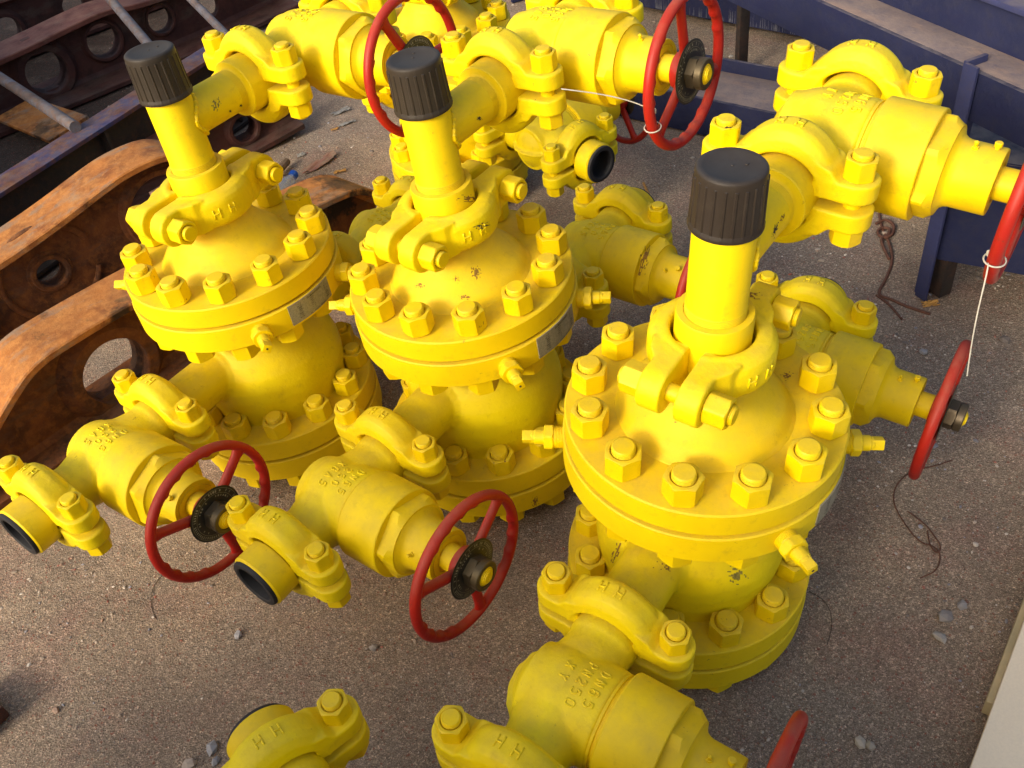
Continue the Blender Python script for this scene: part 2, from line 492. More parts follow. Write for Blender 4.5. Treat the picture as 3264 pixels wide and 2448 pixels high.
def m_cap_nut(groove):
    """big bored cylinder with hexagon flange, along +Y"""
    bm = bmesh.new()
    pr = [(.060, .066), (.0725, .067), (.0725, .071)] + ([(.070, .072), (.070, .0745), (.0725, .0755), (.0725, .078)] if groove else []) + \
         [(.0795, .0785 if groove else .0720), (.0812, .081 if groove else .0735), (.0812, .1575), (.0800, .159), (.0, .159)]
    lathe(bm, pr, 72, AX['Y'], cap=False)
    # hexagon, corners trimmed by the turning
    seg = 96; af = .132; rm = .0745
    def hr(t): t2 = t % (PI / 3) - PI / 6; return min((af / 2) / math.cos(t2), .0752)
    rings = []
    for k, (f, z) in enumerate(((1, .1575), (1, .180), (None, .186))):
        ring = []
        for i in range(seg):
            t = 2 * PI * i / seg; r_ = hr(t + .1)
            if f is None: zz, r_ = .1865, min(r_, af / 2 - .001)
            else: zz = z - (max(0, r_ - af / 2) * .6 if z > .17 else 0)
            ring.append(bm.verts.new((r_ * math.cos(t), r_ * math.sin(t), zz)))
        rings.append(ring)
    for a_, b_ in zip(rings, rings[1:]):
        for i in range(seg): bm.faces.new((a_[i], a_[(i + 1) % seg], b_[(i + 1) % seg], b_[i]))
    bm.faces.new(rings[-1])
    bmesh.ops.transform(bm, matrix=AX['Y'], verts=[v for q in rings for v in q])
    return mesh_of(bm)

def m_bonnet():
    bm = bmesh.new()
    lathe(bm, [(.062, .186), (.0585, .1885), (.053, .191), (.0495, .196), (.0480, .202), (.0475, .2495), (.0465, .2515), (.0400, .2518), (.0395, .2505), (.0380, .2505), (.0375, .2518), (.0285, .2518), (.028, .2495), (0, .2495)], 64, AX['Y'], cap=False)
    for y, a_ in ((.212, 100), (.238, 88)):
        M = Matrix.Rotation(R(a_ - 90), 4, 'Y') @ Matrix.Translation((0, y, .046))
        if y < .22:
            chamfer_hex(bm, .0085, 0, .005, M)
            lathe(bm, [(.0028, .004), (.0022, .008), (.0032, .010), (.0030, .0125), (.0012, .014)], 16, M)
        else:
            lathe(bm, [(.003, 0), (.003, .005), (.0052, .0052), (.0055, .011), (.0045, .012)], 16, M)
    return mesh_of(bm)

def m_stem():
    bm = bmesh.new()
    lathe(bm, [(.0235, .246), (.0235, .278), (.021, .280)], 36, AX['Y'])
    lathe(bm, [(.0165, .30), (.0172, .3312), (.0150, .3316), (.0146, .3332), (.0124, .3336), (.0120, .3352), (.0098, .3356), (.0092, .3370), (.0030, .3374), (.0022, .3366), (0, .3366)], 32, AX['Y'])
    return mesh_of(bm)

def m_wheel():
    """rim in the XZ plane, axis Y, centred on origin at y=0"""
    bm = bmesh.new(); N = 144; rings = []; rt = .0090; RM = .1255; seg = 14
    for i in range(N):
        t = 2 * PI * i / N; d = math.degrees(t) % 120
        b = 0
        for c in (36, 52, 68, 84):
            b = max(b, math.exp(-((d - c) / 2.9) ** 2))
        ring = []
        for k in range(seg):
            p = 2 * PI * k / seg; rr = rt
            if math.cos(p) < -.2: rr += .0038 * b * (-math.cos(p))
            q = RM + rr * math.cos(p)
            ring.append(bm.verts.new((q * math.cos(t), rr * math.sin(p) * 1.05, q * math.sin(t))))
        rings.append(ring)
    for i in range(N):
        a_, b_ = rings[i], rings[(i + 1) % N]
        for k in range(seg): bm.faces.new((a_[k], a_[(k + 1) % seg], b_[(k + 1) % seg], b_[k]))
    for k in range(3):
        t = 2 * PI * k / 3; c, s = math.cos(t), math.sin(t); NN = 14; rg = []
        for i in range(NN + 1):
            u = i / NN; r_ = .018 + (.1215 - .018) * u; y = .002 - .002 * (3 * u * u - 2 * u ** 3)
            wz = .0112 * (1 - .16 * u) + (.006 * max(0, u - .85) / .15) + .005 * max(0, .2 - u) / .2; wy = .0078
            ring = []
            for j in range(10):
                p = 2 * PI * j / 10; e1 = wz * math.cos(p); e2 = wy * math.sin(p)
                ring.append(bm.verts.new((c * r_ - s * e1, y + e2, s * r_ + c * e1)))
            rg.append(ring)
        for a_, b_ in zip(rg, rg[1:]):
            for j in range(10): bm.faces.new((a_[j], a_[(j + 1) % 10], b_[(j + 1) % 10], b_[j]))
        bm.faces.new(list(reversed(rg[0]))); bm.faces.new(rg[-1])
    lathe(bm, [(.021, -.016), (.0305, -.0145), (.0325, -.010), (.0325, .007), (.0310, .0100), (0, .0100)], 40, AX['Y'])
    return mesh_of(bm)

def m_dial():
    bm = bmesh.new(); rng = random.Random(3)
    lathe(bm, [(0, .0102), (.0535, .0102), (.0542, .0112), (.0530, .0118), (0, .0118)], 64, AX['Y'], cap=False)
    def mark(t, r0, r1, w, ww=None):
        c, s = math.cos(t), math.sin(t)
        vs = [bm.verts.new((c * r_ - s * e, .01215, s * r_ + c * e)) for r_, e in ((r0, -w), (r1, -w), (r1, w), (r0, w))]
        f = bm.faces.new(vs); f.material_index = 1
    for i in range(60):
        t = 2 * PI * i / 60
        if rng.random() < .82:
            mark(t, .0435, .0475 + rng.random() * .001, .0009 + .0008 * rng.random())
    for i in range(40):
        t = 2 * PI * (i + .4) / 40
        if rng.random() < .6: mark(t, .0345, .0380, .0008 + .001 * rng.random())
    for r_ in (.0497, .0408):
        n = 64; a_ = []; b_ = []
        for i in range(n):
            t = 2 * PI * i / n
            a_.append(bm.verts.new((r_ * math.cos(t), .0122, r_ * math.sin(t)))); b_.append(bm.verts.new(((r_ + .0006) * math.cos(t), .0122, (r_ + .0006) * math.sin(t))))
        for i in range(n):
            f = bm.faces.new((a_[i], a_[(i + 1) % n], b_[(i + 1) % n], b_[i])); f.material_index = 1
    return mesh_of(bm)

def m_wheel_nut():
    bm = bmesh.new()
    chamfer_hex(bm, .049, .0122, .0285, AX['Y'], rot=.3)
    lathe(bm, [(.0240, .0280), (.0268, .0290), (.0268, .0400), (.0255, .0415), (.0185, .0418), (.018, .0400), (0, .0400)], 44, AX['Y'])
    return mesh_of(bm)

def m_bleed_plug():
    """along +X from the flange face"""
    bm = bmesh.new()
    lathe(bm, [(.0175, -.004)] + thread(.0178, -.003, .016, .0024, .0011) + [(.0165, .017)], 32, AX['X'])
    chamfer_hex(bm, .038, .016, .031, AX['X'], rot=.2, bot=True)
    lathe(bm, [(.0125, .030), (.0122, .045), (.0108, .047)], 28, AX['X'])
    box(bm, .044, .066, -.0085, .0085, -.0085, .0085, bev=.0018)
    lathe(bm, [(.0108, .044), (.0104, .050), (.006, .056)], 24, AX['X'])
    lathe(bm, [(.0022, .0655), (.0022, .0664), (0, .0664)], 12, AX['X'], mi=1)
    return mesh_of(bm)

def m_vessel():
    bm = bmesh.new()
    lathe(bm, [(.150, .150), (.153, .170), (.158, .195), (.161, .225), (.159, .250), (.151, .280), (.138, .308), (.122, .334), (.113, .358), (.110, .385), (.110, .422)], 72)
    for s in (1, -1):
        M = Matrix.Translation((0, 0, .284)) @ (AX['X'] if s > 0 else Matrix.Rotation(PI, 4, 'Z') @ AX['X'])
        lathe(bm, [(.0495, .05), (.0495, .262), (.0525, .264), (.0525, .278)], 44, M)
        # weld bead where the nozzle meets the shell
        n = 90; pts = []
        for i in range(n):
            t = 2 * PI * i / n
            y = .0505 * math.cos(t); z = .0505 * math.sin(t); zz = .284 + z
            rs = .160 if zz < .262 else .160 - (zz - .262) * .48
            pts.append(M @ Vector((0, 0, 0)) + Vector((s * (math.sqrt(max(rs * rs - y * y, 0)) + .001), y, z)))
        tube(bm, pts, lambda u: .0034 + .0012 * math.sin(u * 190), 8, closed=True)
    return remesh(bm, .0036, 4, .5)

def m_top_flange():
    bm = bmesh.new()
    dome = []
    for i in range(19):
        u = i / 18; r_ = .130 - (.130 - .061) * u
        dome.append((r_, .5185 + .012 * math.sin(min(1, u * 4) * PI / 2) + .072 * u ** 1.45 + .0012 * math.sin(max(0, u - .55) * 70) * (u > .55)))
    pr = [(.100, .472), (.2085, .472), (.2105, .474), (.2105, .513), (.2080, .5155), (.1335, .5155), (.1320, .5175)] + dome + [(.0600, .606), (.0600, .612), (.0, .612)]
    lathe(bm, pr, 128, cap=False)
    return mesh_of(bm)

def m_ring(r, z0, z1, ri, groove=False):
    bm = bmesh.new()
    lathe(bm, [(ri, z0), (r - .002, z0), (r, z0 + .002), (r, z1 - .0022), (r - .0022, z1), (ri, z1), (ri, z0)], 128, cap=False)
    bmesh.ops.remove_doubles(bm, verts=bm.verts, dist=1e-5)
    return mesh_of(bm)

def m_riser():
    bm = bmesh.new()
    lathe(bm, [(.0525, .600), (.0545, .604), (.0545, .700), (.0530, .7028), (.0440, .7032), (.0435, .7005)] + thread(.0428, .7015, .7165, .0028, .0010) + [(.0416, .718), (.0416, .858), (.0400, .862), (0, .862)], 64, cap=False)
    M = Matrix.Translation((0, 0, .79)) @ Matrix.Rotation(PI, 4, 'Z') @ AX['X']
    lathe(bm, [(.0400, .010), (.0400, .122)] + thread(.0406, .124, .141, .0028, .0012) + [(.0420, .1415), (.0440, .1425), (.0530, .1435), (.0545, .1455), (.0545, .205), (.0525, .207), (0, .207)], 56, M, cap=False)
    n = 96; pts = []
    rng = random.Random(5)
    for i in range(n):
        t = 2 * PI * i / n; y = .0405 * math.cos(t); z = .0405 * math.sin(t)
        pts.append(Vector((-(math.sqrt(max(.0418 ** 2 - y * y, 0)) + .0015 + .0008 * rng.random()), y * 1.03, .79 + z * 1.03)))
    tube(bm, pts, lambda u: .0036 + .0010 * math.sin(u * 210) + .0004 * math.sin(u * 77), 8, closed=True)
    return mesh_of(bm)

def m_cap():
    bm = bmesh.new(); seg = 216; rings = []
    def ribs(t):
        u = (t / (2 * PI) * 22) % 1
        return 1. if u < .25 else 0.
    rows = [(0.0395, .9266, 0), (.0415, .9262, 0), (.0432, .9248, 0), (.0440, .9225, 0), (.0443, .915, 0), (.0443, .9145, 1), (.0452, .880, 1), (.0462, .852, 1), (.0463, .8515, .4), (.0482, .8475, .4), (.0486, .8445, 0), (.0480, .8425, 0), (.0440, .8425, 0)]
    for r_, z, k in rows:
        rings.append([bm.verts.new(((r_ + .0014 * k * ribs(2 * PI * i / seg)) * math.cos(2 * PI * i / seg), (r_ + .0014 * k * ribs(2 * PI * i / seg)) * math.sin(2 * PI * i / seg), z)) for i in range(seg)])
    for a_, b_ in zip(rings, rings[1:]):
        for i in range(seg): bm.faces.new((a_[i], b_[i], b_[(i + 1) % seg], a_[(i + 1) % seg]))
    lathe(bm, [(.0395, .9266), (.0345, .9262), (.0335, .9256), (.004, .9258)], seg, cap=False)
    lathe(bm, [(.0022, .9259), (.0018, .9266), (0, .9267)], 12, cap=False); lathe(bm, [(.004, .9258), (0, .9258)], 24, cap=False)
    lathe(bm, [(.0025, .9255), (.0021, .9268), (0, .9269)], 12, Matrix.Translation((.017, .004, 0)), cap=False)
    bmesh.ops.remove_doubles(bm, verts=bm.verts, dist=2e-5)
    return mesh_of(bm)

def m_pipe_end(L):
    bm = bmesh.new()
    lathe(bm, [(.0400, .0), (.0525, .0), (.0525, L - .004), (.0510, L - .002), (.0470, L), (.0360, L), (.0360, -.04), (0, -.04)], 56, AX['X'], cap=False)
    return mesh_of(bm)

def m_gasket(L):
    bm = bmesh.new()
    lathe(bm, [(.0352, .012), (.0352, L - .002), (.0360, L + .004), (.0385, L + .006), (.0470, L + .0055), (.0486, L + .0025), (.0486, L - .0025), (.0475, L - .006)], 56, AX['X'], cap=False)
    lathe(bm, [(.0352, .012), (.0345, .008), (.0, .008)], 40, AX['X'], cap=False)
    return mesh_of(bm, recalc=False)

def m_plate():
    bm = bmesh.new(); r0 = .2136; r1 = .2156; n = 16; a0, a1 = R(75), R(105); z0, z1 = .4215, .4665
    g = []
    for r_ in (r0, r1):
        g.append([[bm.verts.new((r_ * math.cos(a0 + (a1 - a0) * i / n), r_ * math.sin(a0 + (a1 - a0) * i / n), z)) for i in range(n + 1)] for z in (z0, z1)])
    for i in range(n):
        bm.faces.new((g[1][0][i], g[1][0][i + 1], g[1][1][i + 1], g[1][1][i]))
        bm.faces.new((g[0][0][i], g[1][0][i], g[1][0][i + 1], g[0][0][i + 1])); bm.faces.new((g[0][1][i], g[0][1][i + 1], g[1][1][i + 1], g[1][1][i]))
    bm.faces.new((g[0][0][0], g[0][1][0], g[1][1][0], g[1][0][0])); bm.faces.new((g[0][0][n], g[1][0][n], g[1][1][n], g[0][1][n]))
    rng = random.Random(9)
    def q(a, b, za, zb):
        r_ = r1 + .0002
        f = bm.faces.new([bm.verts.new((r_ * math.cos(t), r_ * math.sin(t), z)) for t, z in ((a, za), (b, za), (b, zb), (a, zb))]); f.material_index = 1
    # table: thin rules, small glyph-like marks in rows
    for k in range(8):
        z = z0 + .006 + k * .0043
        q(a0 + .02, a1 - .06, z, z + .0003)
    rows = 8
    for k in range(rows):
        z = z0 + .0070 + k * .0043
        for t0, n_ in ((a1 - .035, 5), (a1 - .235, 5), (a1 - .39, 5)):
            t = t0
            for i in range(n_):
                w = .004 + .004 * rng.random()
                if rng.random() < .72:
                    q(t - w * .45, t, z, z + .0030)
                    if rng.random() < .6: q(t - w, t - w * .6, z + .0006, z + .0022)
                t -= .0095
    for i in range(14):
        t = a1 - .12 - i * .014
        if rng.random() < .85: q(t - .007, t, z1 - .0075, z1 - .0035)
    for i in range(16):
        t = a1 - .10 - i * .014
        if rng.random() < .85: q(t - .006, t, z0 + .0015, z0 + .0045)
    return mesh_of(bm, recalc=False)

def smooth_me(me, ang, mats):
    for m in mats: me.materials.append(m)
    me.polygons.foreach_set('use_smooth', [True] * len(me.polygons))
    if ang < 179: me.set_sharp_from_angle(angle=R(ang))
    return me

HB = .0985                                             # half distance between clamp bolts
MS = {}
def build_meshes():
    MS['stud_hi'] = smooth_me(m_flange_stud(.4150, .5155, .1), 32, [YN])
    MS['stud_lo'] = smooth_me(m_flange_stud(.0470, .1570, .35), 32, [YN])
    MS['clamp'] = smooth_me(m_clamp(HB, .0790, .0582, .064, .0305, .0080, .030, .0175, 1.24), 180, [YC])
    MS['clamp_big'] = smooth_me(m_clamp(.114, .0860, .0595, .070, .0335, .0105, .035, .0190, 1.08), 180, [YC])
    MS['cbolt'] = smooth_me(m_clamp_bolt(.0375, .0405, .031, .0134), 32, [YN])
    MS['cbolt_big'] = smooth_me(m_clamp_bolt(.0460, .0420, .033, .0140), 32, [YN])
    MS['vbodyA'] = smooth_me(m_valve_body(0), 180, [YC]); MS['vbodyB'] = smooth_me(m_valve_body(1), 180, [YC])
    MS['capnutA'] = smooth_me(m_cap_nut(True), 30, [YM]); MS['capnutB'] = smooth_me(m_cap_nut(False), 30, [YM])
    MS['bonnet'] = smooth_me(m_bonnet(), 40, [YM]); MS['stem'] = smooth_me(m_stem(), 35, [YM])
    MS['wheel'] = smooth_me(m_wheel(), 50, [RED]); MS['dial'] = smooth_me(m_dial(), 30, [DIAL, DIALM])
    MS['wnut'] = smooth_me(m_wheel_nut(), 32, [BRASS]); MS['plug'] = smooth_me(m_bleed_plug(), 32, [YN, INK])
    MS['vessel'] = smooth_me(m_vessel(), 180, [YC]); MS['topfl'] = smooth_me(m_top_flange(), 28, [YM])
    MS['bodyfl'] = smooth_me(m_ring(.2140, .415, .4670, .10), 30, [YM]); MS['ring'] = smooth_me(m_ring(.192, .466, .4735, .10), 30, [INK])
    MS['basefl1'] = smooth_me(m_ring(.2105, .1060, .157, .10), 30, [YM]); MS['basefl2'] = smooth_me(m_ring(.2130, .047, .1005, .0), 30, [YM])
    MS['ring2'] = smooth_me(m_ring(.192, .0995, .107, .10), 30, [INK])
    MS['riser'] = smooth_me(m_riser(), 35, [YM]); MS['cap'] = smooth_me(m_cap(), 35, [BLACKP])
    MS['pend'] = smooth_me(m_pipe_end(.045), 35, [YM]); MS['gasket'] = smooth_me(m_gasket(.045), 35, [RUBBER])
    MS['plate'] = smooth_me(m_plate(), 30, [PLATE, INK])
build_meshes()

def part(name, key, parent, M=None, label=None):
    o = bpy.data.objects.new(name, MS[key]); COL.objects.link(o); o.parent = parent
    if M is not None: o.matrix_local = M
    if label: o['label'] = label
    return o

def TR(x, y, z, rz=0): return Matrix.Translation((x, y, z)) @ Matrix.Rotation(rz, 4, 'Z')

def clamp_at(root, M, big=False):
    c = part('pipe_clamp', 'clamp_big' if big else 'clamp', root, M)
    a = .114 if big else HB
    for s in (1, -1): part('clamp_bolt', 'cbolt_big' if big else 'cbolt', c, Matrix.Translation((0, s * a, 0)) @ Matrix.Rotation(random.uniform(0, 1), 4, 'Z'))
    return c

def valve_at(root, M, var, spoke=0., bon=0.):
    v = part('gate_valve', 'vbody' + var, root, M)
    part('union_nut', 'capnut' + var, v, Matrix.Rotation(random.uniform(0, 1), 4, 'Y'))
    part('bonnet', 'bonnet', v, Matrix.Rotation(bon, 4, 'Y')); part('stem', 'stem', v)
    part('handwheel', 'wheel', v, Matrix.Translation((0, .291, 0)) @ Matrix.Rotation(-spoke, 4, 'Y'))
    part('dial_plate', 'dial', v, Matrix.Translation((0, .291, 0)) @ Matrix.Rotation(random.uniform(0, 3), 4, 'Y'))
    part('wheel_nut', 'wnut', v, Matrix.Translation((0, .291, 0)) @ Matrix.Rotation(random.uniform(0, 3), 4, 'Y'))
    return v

def unit(x, y, yaw, tx, ty, label, var, spokes, bons, upyaw=0.):
    root = bpy.data.objects.new('valve_manifold', None); COL.objects.link(root)
    T = Matrix(((1, 0, tx, x), (0, 1, ty, y), (-tx, -ty, 1, 0), (0, 0, 0, 1)))
    root.matrix_world = Matrix.Translation((x, y, 0)) @ (T.to_3x3().normalized().to_4x4() @ Matrix.Rotation(yaw, 4, 'Z'))
    root['label'] = label; root['category'] = 'valve assembly'; root['group'] = 'yellow flanged valve assemblies standing in the yard'
    part('vessel_body', 'vessel', root); part('cover_flange', 'topfl', root); part('body_flange', 'bodyfl', root)
    part('gasket_ring', 'ring', root); part('gasket_ring', 'ring2', root)
    part('base_flange', 'basefl1', root); part('base_flange', 'basefl2', root)
    for k in range(12):
        a = R(-15 + 30 * k)
        part('flange_bolt', 'stud_hi', root, Matrix.Translation((.1777 * math.cos(a), .1777 * math.sin(a), random.uniform(0, .0035))) @ Matrix.Rotation(a + random.uniform(-.5, .5), 4, 'Z'))
        part('flange_bolt', 'stud_lo', root, Matrix.Translation((.1777 * math.cos(a), .1777 * math.sin(a), 0)) @ Matrix.Rotation(a + random.uniform(-.5, .5), 4, 'Z'))
    for d in (58, 118, 238, 299):
        a = R(d)
        part('bleed_plug', 'plug', root, Matrix.Translation(((.209 + (d * 7 % 5) * .0012) * math.cos(a), (.209 + (d * 7 % 5) * .0012) * math.sin(a), .441)) @ Matrix.Rotation(a, 4, 'Z') @ Matrix.Rotation(random.uniform(0, 1.5), 4, 'X'))
    part('nameplate', 'plate', root)
    UY = Matrix.Rotation(upyaw, 4, 'Z')
    rp = part('riser_pipe', 'riser', root, UY); part('pipe_cap', 'cap', rp, Matrix.Rotation(random.uniform(0, 6), 4, 'Z'))
    # big clamp under the riser, split facing the front outlet, letters on the stem side
    MB_ = Matrix(((0, -1, 0, 0), (0, 0, 1, 0), (-1, 0, 0, .638), (0, 0, 0, 1)))
    clamp_at(root, MB_, True)
    ZL, ZU = .284, .7915
    clamp_at(root, TR(.276, 0, ZL)); clamp_at(root, TR(.547, 0, ZL))
    clamp_at(root, TR(-.278, 0, ZL)); clamp_at(root, TR(-.549, 0, ZL))
    clamp_at(root, UY @ TR(-.206, 0, ZU)); clamp_at(root, UY @ TR(-.480, 0, ZU))
    valve_at(root, TR(.4118, 0, ZL), var, spokes[0], bons[0]); valve_at(root, TR(-.414, 0, ZL), var, spokes[1], bons[1])
    valve_at(root, UY @ TR(-.343, 0, ZU), var, spokes[2], bons[2])
    for M in (TR(.549, 0, ZL), TR(-.551, 0, ZL, PI), UY @ TR(-.482, 0, ZU, PI)):
        e = part('pipe_end', 'pend', root, M @ Matrix.Translation((.028, 0, 0))); part('end_gasket', 'gasket', e)
    return root

U = {}
U[1] = unit(-.5206, 1.6303, R(229.8), -.0110, .0211, 'yellow valve assembly farthest left, standing beside the rusty orange links', 'B', (R(25), R(30), R(61)), (R(40), R(0), R(0)), R(-.4))
U[2] = unit(-.0487, 1.4329, R(227.3), -.0240, .0004, 'middle yellow valve assembly, between the left one and the nearest one', 'B', (R(28), R(50), R(84)), (R(48), R(30), R(0)), R(.8))
U[3] = unit(.2512, .9955, R(230.5), .0566, -.0285, 'nearest yellow valve assembly at right, its round bolted cover seen whole', 'A', (R(10), R(80), R(20)), (R(-12), 0, 0), R(-1.6))
U[4] = unit(-.0475, 2.633, R(-53.9), 0, 0, 'rear yellow valve assembly behind the middle one, its open pipe end turned right', 'A', (R(60), R(20), 0), (0, 0, 0))
U[5] = unit(-.114, .171, R(121.8), 0, 0, 'yellow valve assembly showing only one clamp at the bottom edge', 'A', (R(60), R(20), 0), (0, 0, 0))

# ------------------------------------------------------------------ other things
def tagged(o, label, cat, group=None, kind=None):
    if kind: o['kind'] = kind
    else: o['label'] = label; o['category'] = cat
    if group: o['group'] = group
    return o

# ground
bm = bmesh.new(); N = 120
gx = [-30, -12, -6] + [-3 + 6.5 * i / N for i in range(N + 1)] + [6, 12, 30]
gy = [-20, -6, -2] + [-.2 + 6.2 * i / N for i in range(N + 1)] + [9, 15, 40]
def gh(x, y):
    if abs(x) > 4 or y > 7 or y < -1: return -.012
    return -.010 + .010 * noise.noise(Vector((x * 1.7, y * 1.7, 3))) + .004 * noise.noise(Vector((x * 7, y * 7, 1))) + .0018 * noise.noise(Vector((x * 23, y * 23, 8)))
V = [[bm.verts.new((x, y, gh(x, y))) for x in gx] for y in gy]
for a_, b_ in zip(V, V[1:]):
    for i in range(len(gx) - 1): bm.faces.new((a_[i], a_[i + 1], b_[i + 1], b_[i]))
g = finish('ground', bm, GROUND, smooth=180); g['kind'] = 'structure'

# ---- pebbles and grit (uncountable) and the larger stones
def rock(bm, c, s, lay, tone, rng, flat=.6):
    r_ = bmesh.ops.create_icosphere(bm, subdivisions=1, radius=1)
    ax = Vector((rng.uniform(.7, 1.3), rng.uniform(.6, 1.1), rng.uniform(flat * .7, flat * 1.2)))
    rot = Matrix.Rotation(rng.uniform(0, 6.28), 3, 'Z') @ Matrix.Rotation(rng.uniform(-.5, .5), 3, 'X')
    for v in r_['verts']:
        p = v.co * (1 + rng.uniform(-.22, .22)); p = Vector((p.x * ax.x, p.y * ax.y, p.z * ax.z))
        v.co = Vector(c) + rot @ p * s
        for l in v.link_loops: l[lay] = (*tone, 1)
TONES = [(.38, .31, .24), (.26, .20, .15), (.46, .40, .33), (.13, .11, .10), (.32, .20, .14), (.24, .24, .27), (.55, .50, .43), (.30, .08, .05), (.30, .24, .18)]
def grit():
    rng = random.Random(11); t_ = (1 + 5 ** .5) / 2; k_ = 1 / math.sqrt(1 + t_ * t_)
    ICO_V = [(x * k_, y * k_, z * k_) for x, y, z in ((-1, t_, 0), (1, t_, 0), (-1, -t_, 0), (1, -t_, 0), (0, -1, t_), (0, 1, t_), (0, -1, -t_), (0, 1, -t_), (t_, 0, -1), (t_, 0, 1), (-t_, 0, -1), (-t_, 0, 1))]
    ICO_F = ((0, 11, 5), (0, 5, 1), (0, 1, 7), (0, 7, 10), (0, 10, 11), (1, 5, 9), (5, 11, 4), (11, 10, 2), (10, 7, 6), (7, 1, 8), (3, 9, 4), (3, 4, 2), (3, 2, 6), (3, 6, 8), (3, 8, 9), (4, 9, 5), (2, 4, 11), (6, 2, 10), (8, 6, 7), (9, 8, 1))
    OC_V = [(1, 0, 0), (0, 1, 0), (-1, 0, 0), (0, -1, 0), (0, 0, 1), (0, 0, -1)]
    OC_F = ((0, 1, 4), (1, 2, 4), (2, 3, 4), (3, 0, 4), (1, 0, 5), (2, 1, 5), (3, 2, 5), (0, 3, 5))
    V, F, T = [], [], []
    for i in range(26000):
        if i < 17000:
            y = rng.uniform(.45, 2.2); x = rng.uniform(-1.3, 1.3) * (.6 + y * .35); s = min(.0085, .0009 + .0007 * rng.expovariate(1) + (.003 * rng.random() if rng.random() < .02 else 0))
        else:
            y = rng.uniform(1.2, 4.6); x = rng.uniform(-1.6, 2.4); s = min(.014, .0018 + .0012 * rng.expovariate(1) + (.007 * rng.random() if rng.random() < .03 else 0))
        n_ = noise.noise(Vector((x * 3, y * 3, 5)))
        if n_ < -.08 and rng.random() < .8: continue
        t = rng.choice(TONES); k = rng.uniform(.8, 1.5); t = tuple(min(.8, q * k) for q in t)
        vs, fs = (ICO_V, ICO_F) if s > .0022 else (OC_V, OC_F)
        c = (x, y, gh(x, y) + s * .22); a_ = rng.uniform(0, 6.28); ca, sa = math.cos(a_), math.sin(a_); n0 = len(V)
        ax, ay, az = rng.uniform(.8, 1.3), rng.uniform(.6, .95), rng.uniform(.45, .75)
        for vx, vy, vz in vs:
            q = s * rng.uniform(.8, 1.2); px, py = vx * ax * q, vy * ay * q
            V.append((c[0] + px * ca - py * sa, c[1] + px * sa + py * ca, c[2] + vz * az * q))
        for f in fs: F.append(tuple(n0 + q for q in f)); T += [t[0], t[1], t[2], 1] * 3
    me = bpy.data.meshes.new('gravel'); me.from_pydata(V, [], F)
    at_ = me.color_attributes.new('tone', 'FLOAT_COLOR', 'CORNER'); at_.data.foreach_set('color', T)
    o = link('gravel', me, STONE); o['kind'] = 'stuff'; o['label'] = 'loose grit and small pebbles scattered on the sand'
grit()

def stone(x, y, s, tone, label, flat=.6, seed=1):
    bm = bmesh.new(); lay = bm.loops.layers.float_color.new('tone'); rng = random.Random(seed)
    rock(bm, (0, 0, s * .3), s, lay, tone, rng, flat)
    o = finish('stone', bm, STONE); o.location = (x, y, gh(x, y)); tagged(o, label, 'stone', 'larger stones lying on the sand')
    return o

# gz(): world x, y of a picture point on the ground is baked below
STN = [
 (-.377, .699, .0125, (.30, .31, .33), 'blue grey angular stone left of the bottom clamp, largest there'),
 (-.355, .672, .0085, (.30, .31, .34), 'small dark grey stone touching the largest blue grey one at the bottom'),
 (-.436, .677, .0105, (.44, .36, .29), 'pinkish flat stone near the bottom edge, left of the blue grey pair'),
 (-.350, .973, .0075, (.34, .35, .38), 'small grey stone alone on the sand above the bottom clamp'),
 (.0, 1.005, .0095, (.36, .33, .30), 'grey brown stone below the middle handwheel'),
 (.575, 1.02, .0135, (.27, .25, .23), 'dark grey brown block stone right of the nearest assembly'),
 (.60, .965, .0125, (.42, .39, .34), 'pale pointed stone below the dark block stone at right'),
 (.56, .71, .0090, (.50, .44, .34), 'buff triangular stone above the bottom edge at right'),
 (.575, .705, .0085, (.38, .34, .27), 'brown grey triangular stone beside the buff one'),
 (.69, 1.17, .0085, (.26, .26, .27), 'small grey stone near the right edge beside the wire loop'),
 (.99, 1.60, .0100, (.33, .33, .34), 'light grey stone on the sand below the blue frame corner'),
 (.62, 1.75, .0120, (.20, .19, .18), 'dark stone above the clamp of the nearest assembly'),
 (.70, 1.95, .0130, (.27, .26, .25), 'grey stone on the open sand behind the nearest assembly'),
]

def poly_tube(name, pts, r, mat, label, cat, seg=8, z=None, grp=None):
    # smooth the polyline
    P_ = [Vector(p) for p in pts]
    for _ in range(3):
        Q = [P_[0]]
        for a_, b_ in zip(P_, P_[1:]): Q += [a_ * .75 + b_ * .25, a_ * .25 + b_ * .75]
        Q.append(P_[-1]); P_ = Q
    bm = bmesh.new(); tube(bm, P_, r, seg)
    return tagged(finish(name, bm, mat, smooth=60), label, cat, grp)

def at(u, v, z=0.0):
    """world point on the plane z seen at display pixel (u, v) of the 2212-wide photograph: used for laying things on the ground"""
    fw = Vector((0, .7393710, -.6732982)); r_ = Vector((.9868582, -.1087972, -.1194738)); up = Vector((.1615885, .6644499, .7296544))
    d = fw * 2958.116 + r_ * (u * 1.4756 - 1632) - up * (v * 1.4756 - 1224)
    t = (z - 1.5138) / d.z
    return Vector((d.x * t, d.y * t, z))

SP = [(455, 1612), (461, 1640), (405, 1648), (511, 1367), (806, 1394), (2045, 1325), (2032, 1370), (1858, 1600), (1880, 1606), (2080, 1300), (1994, 760), (1560, 455), (1500, 420)]
for k, ((u, v), st) in enumerate(zip(SP, STN)):
    p = at(u, v); stone(p.x, p.y, st[2] * 1.25, st[3], st[4], .65, k + 3)

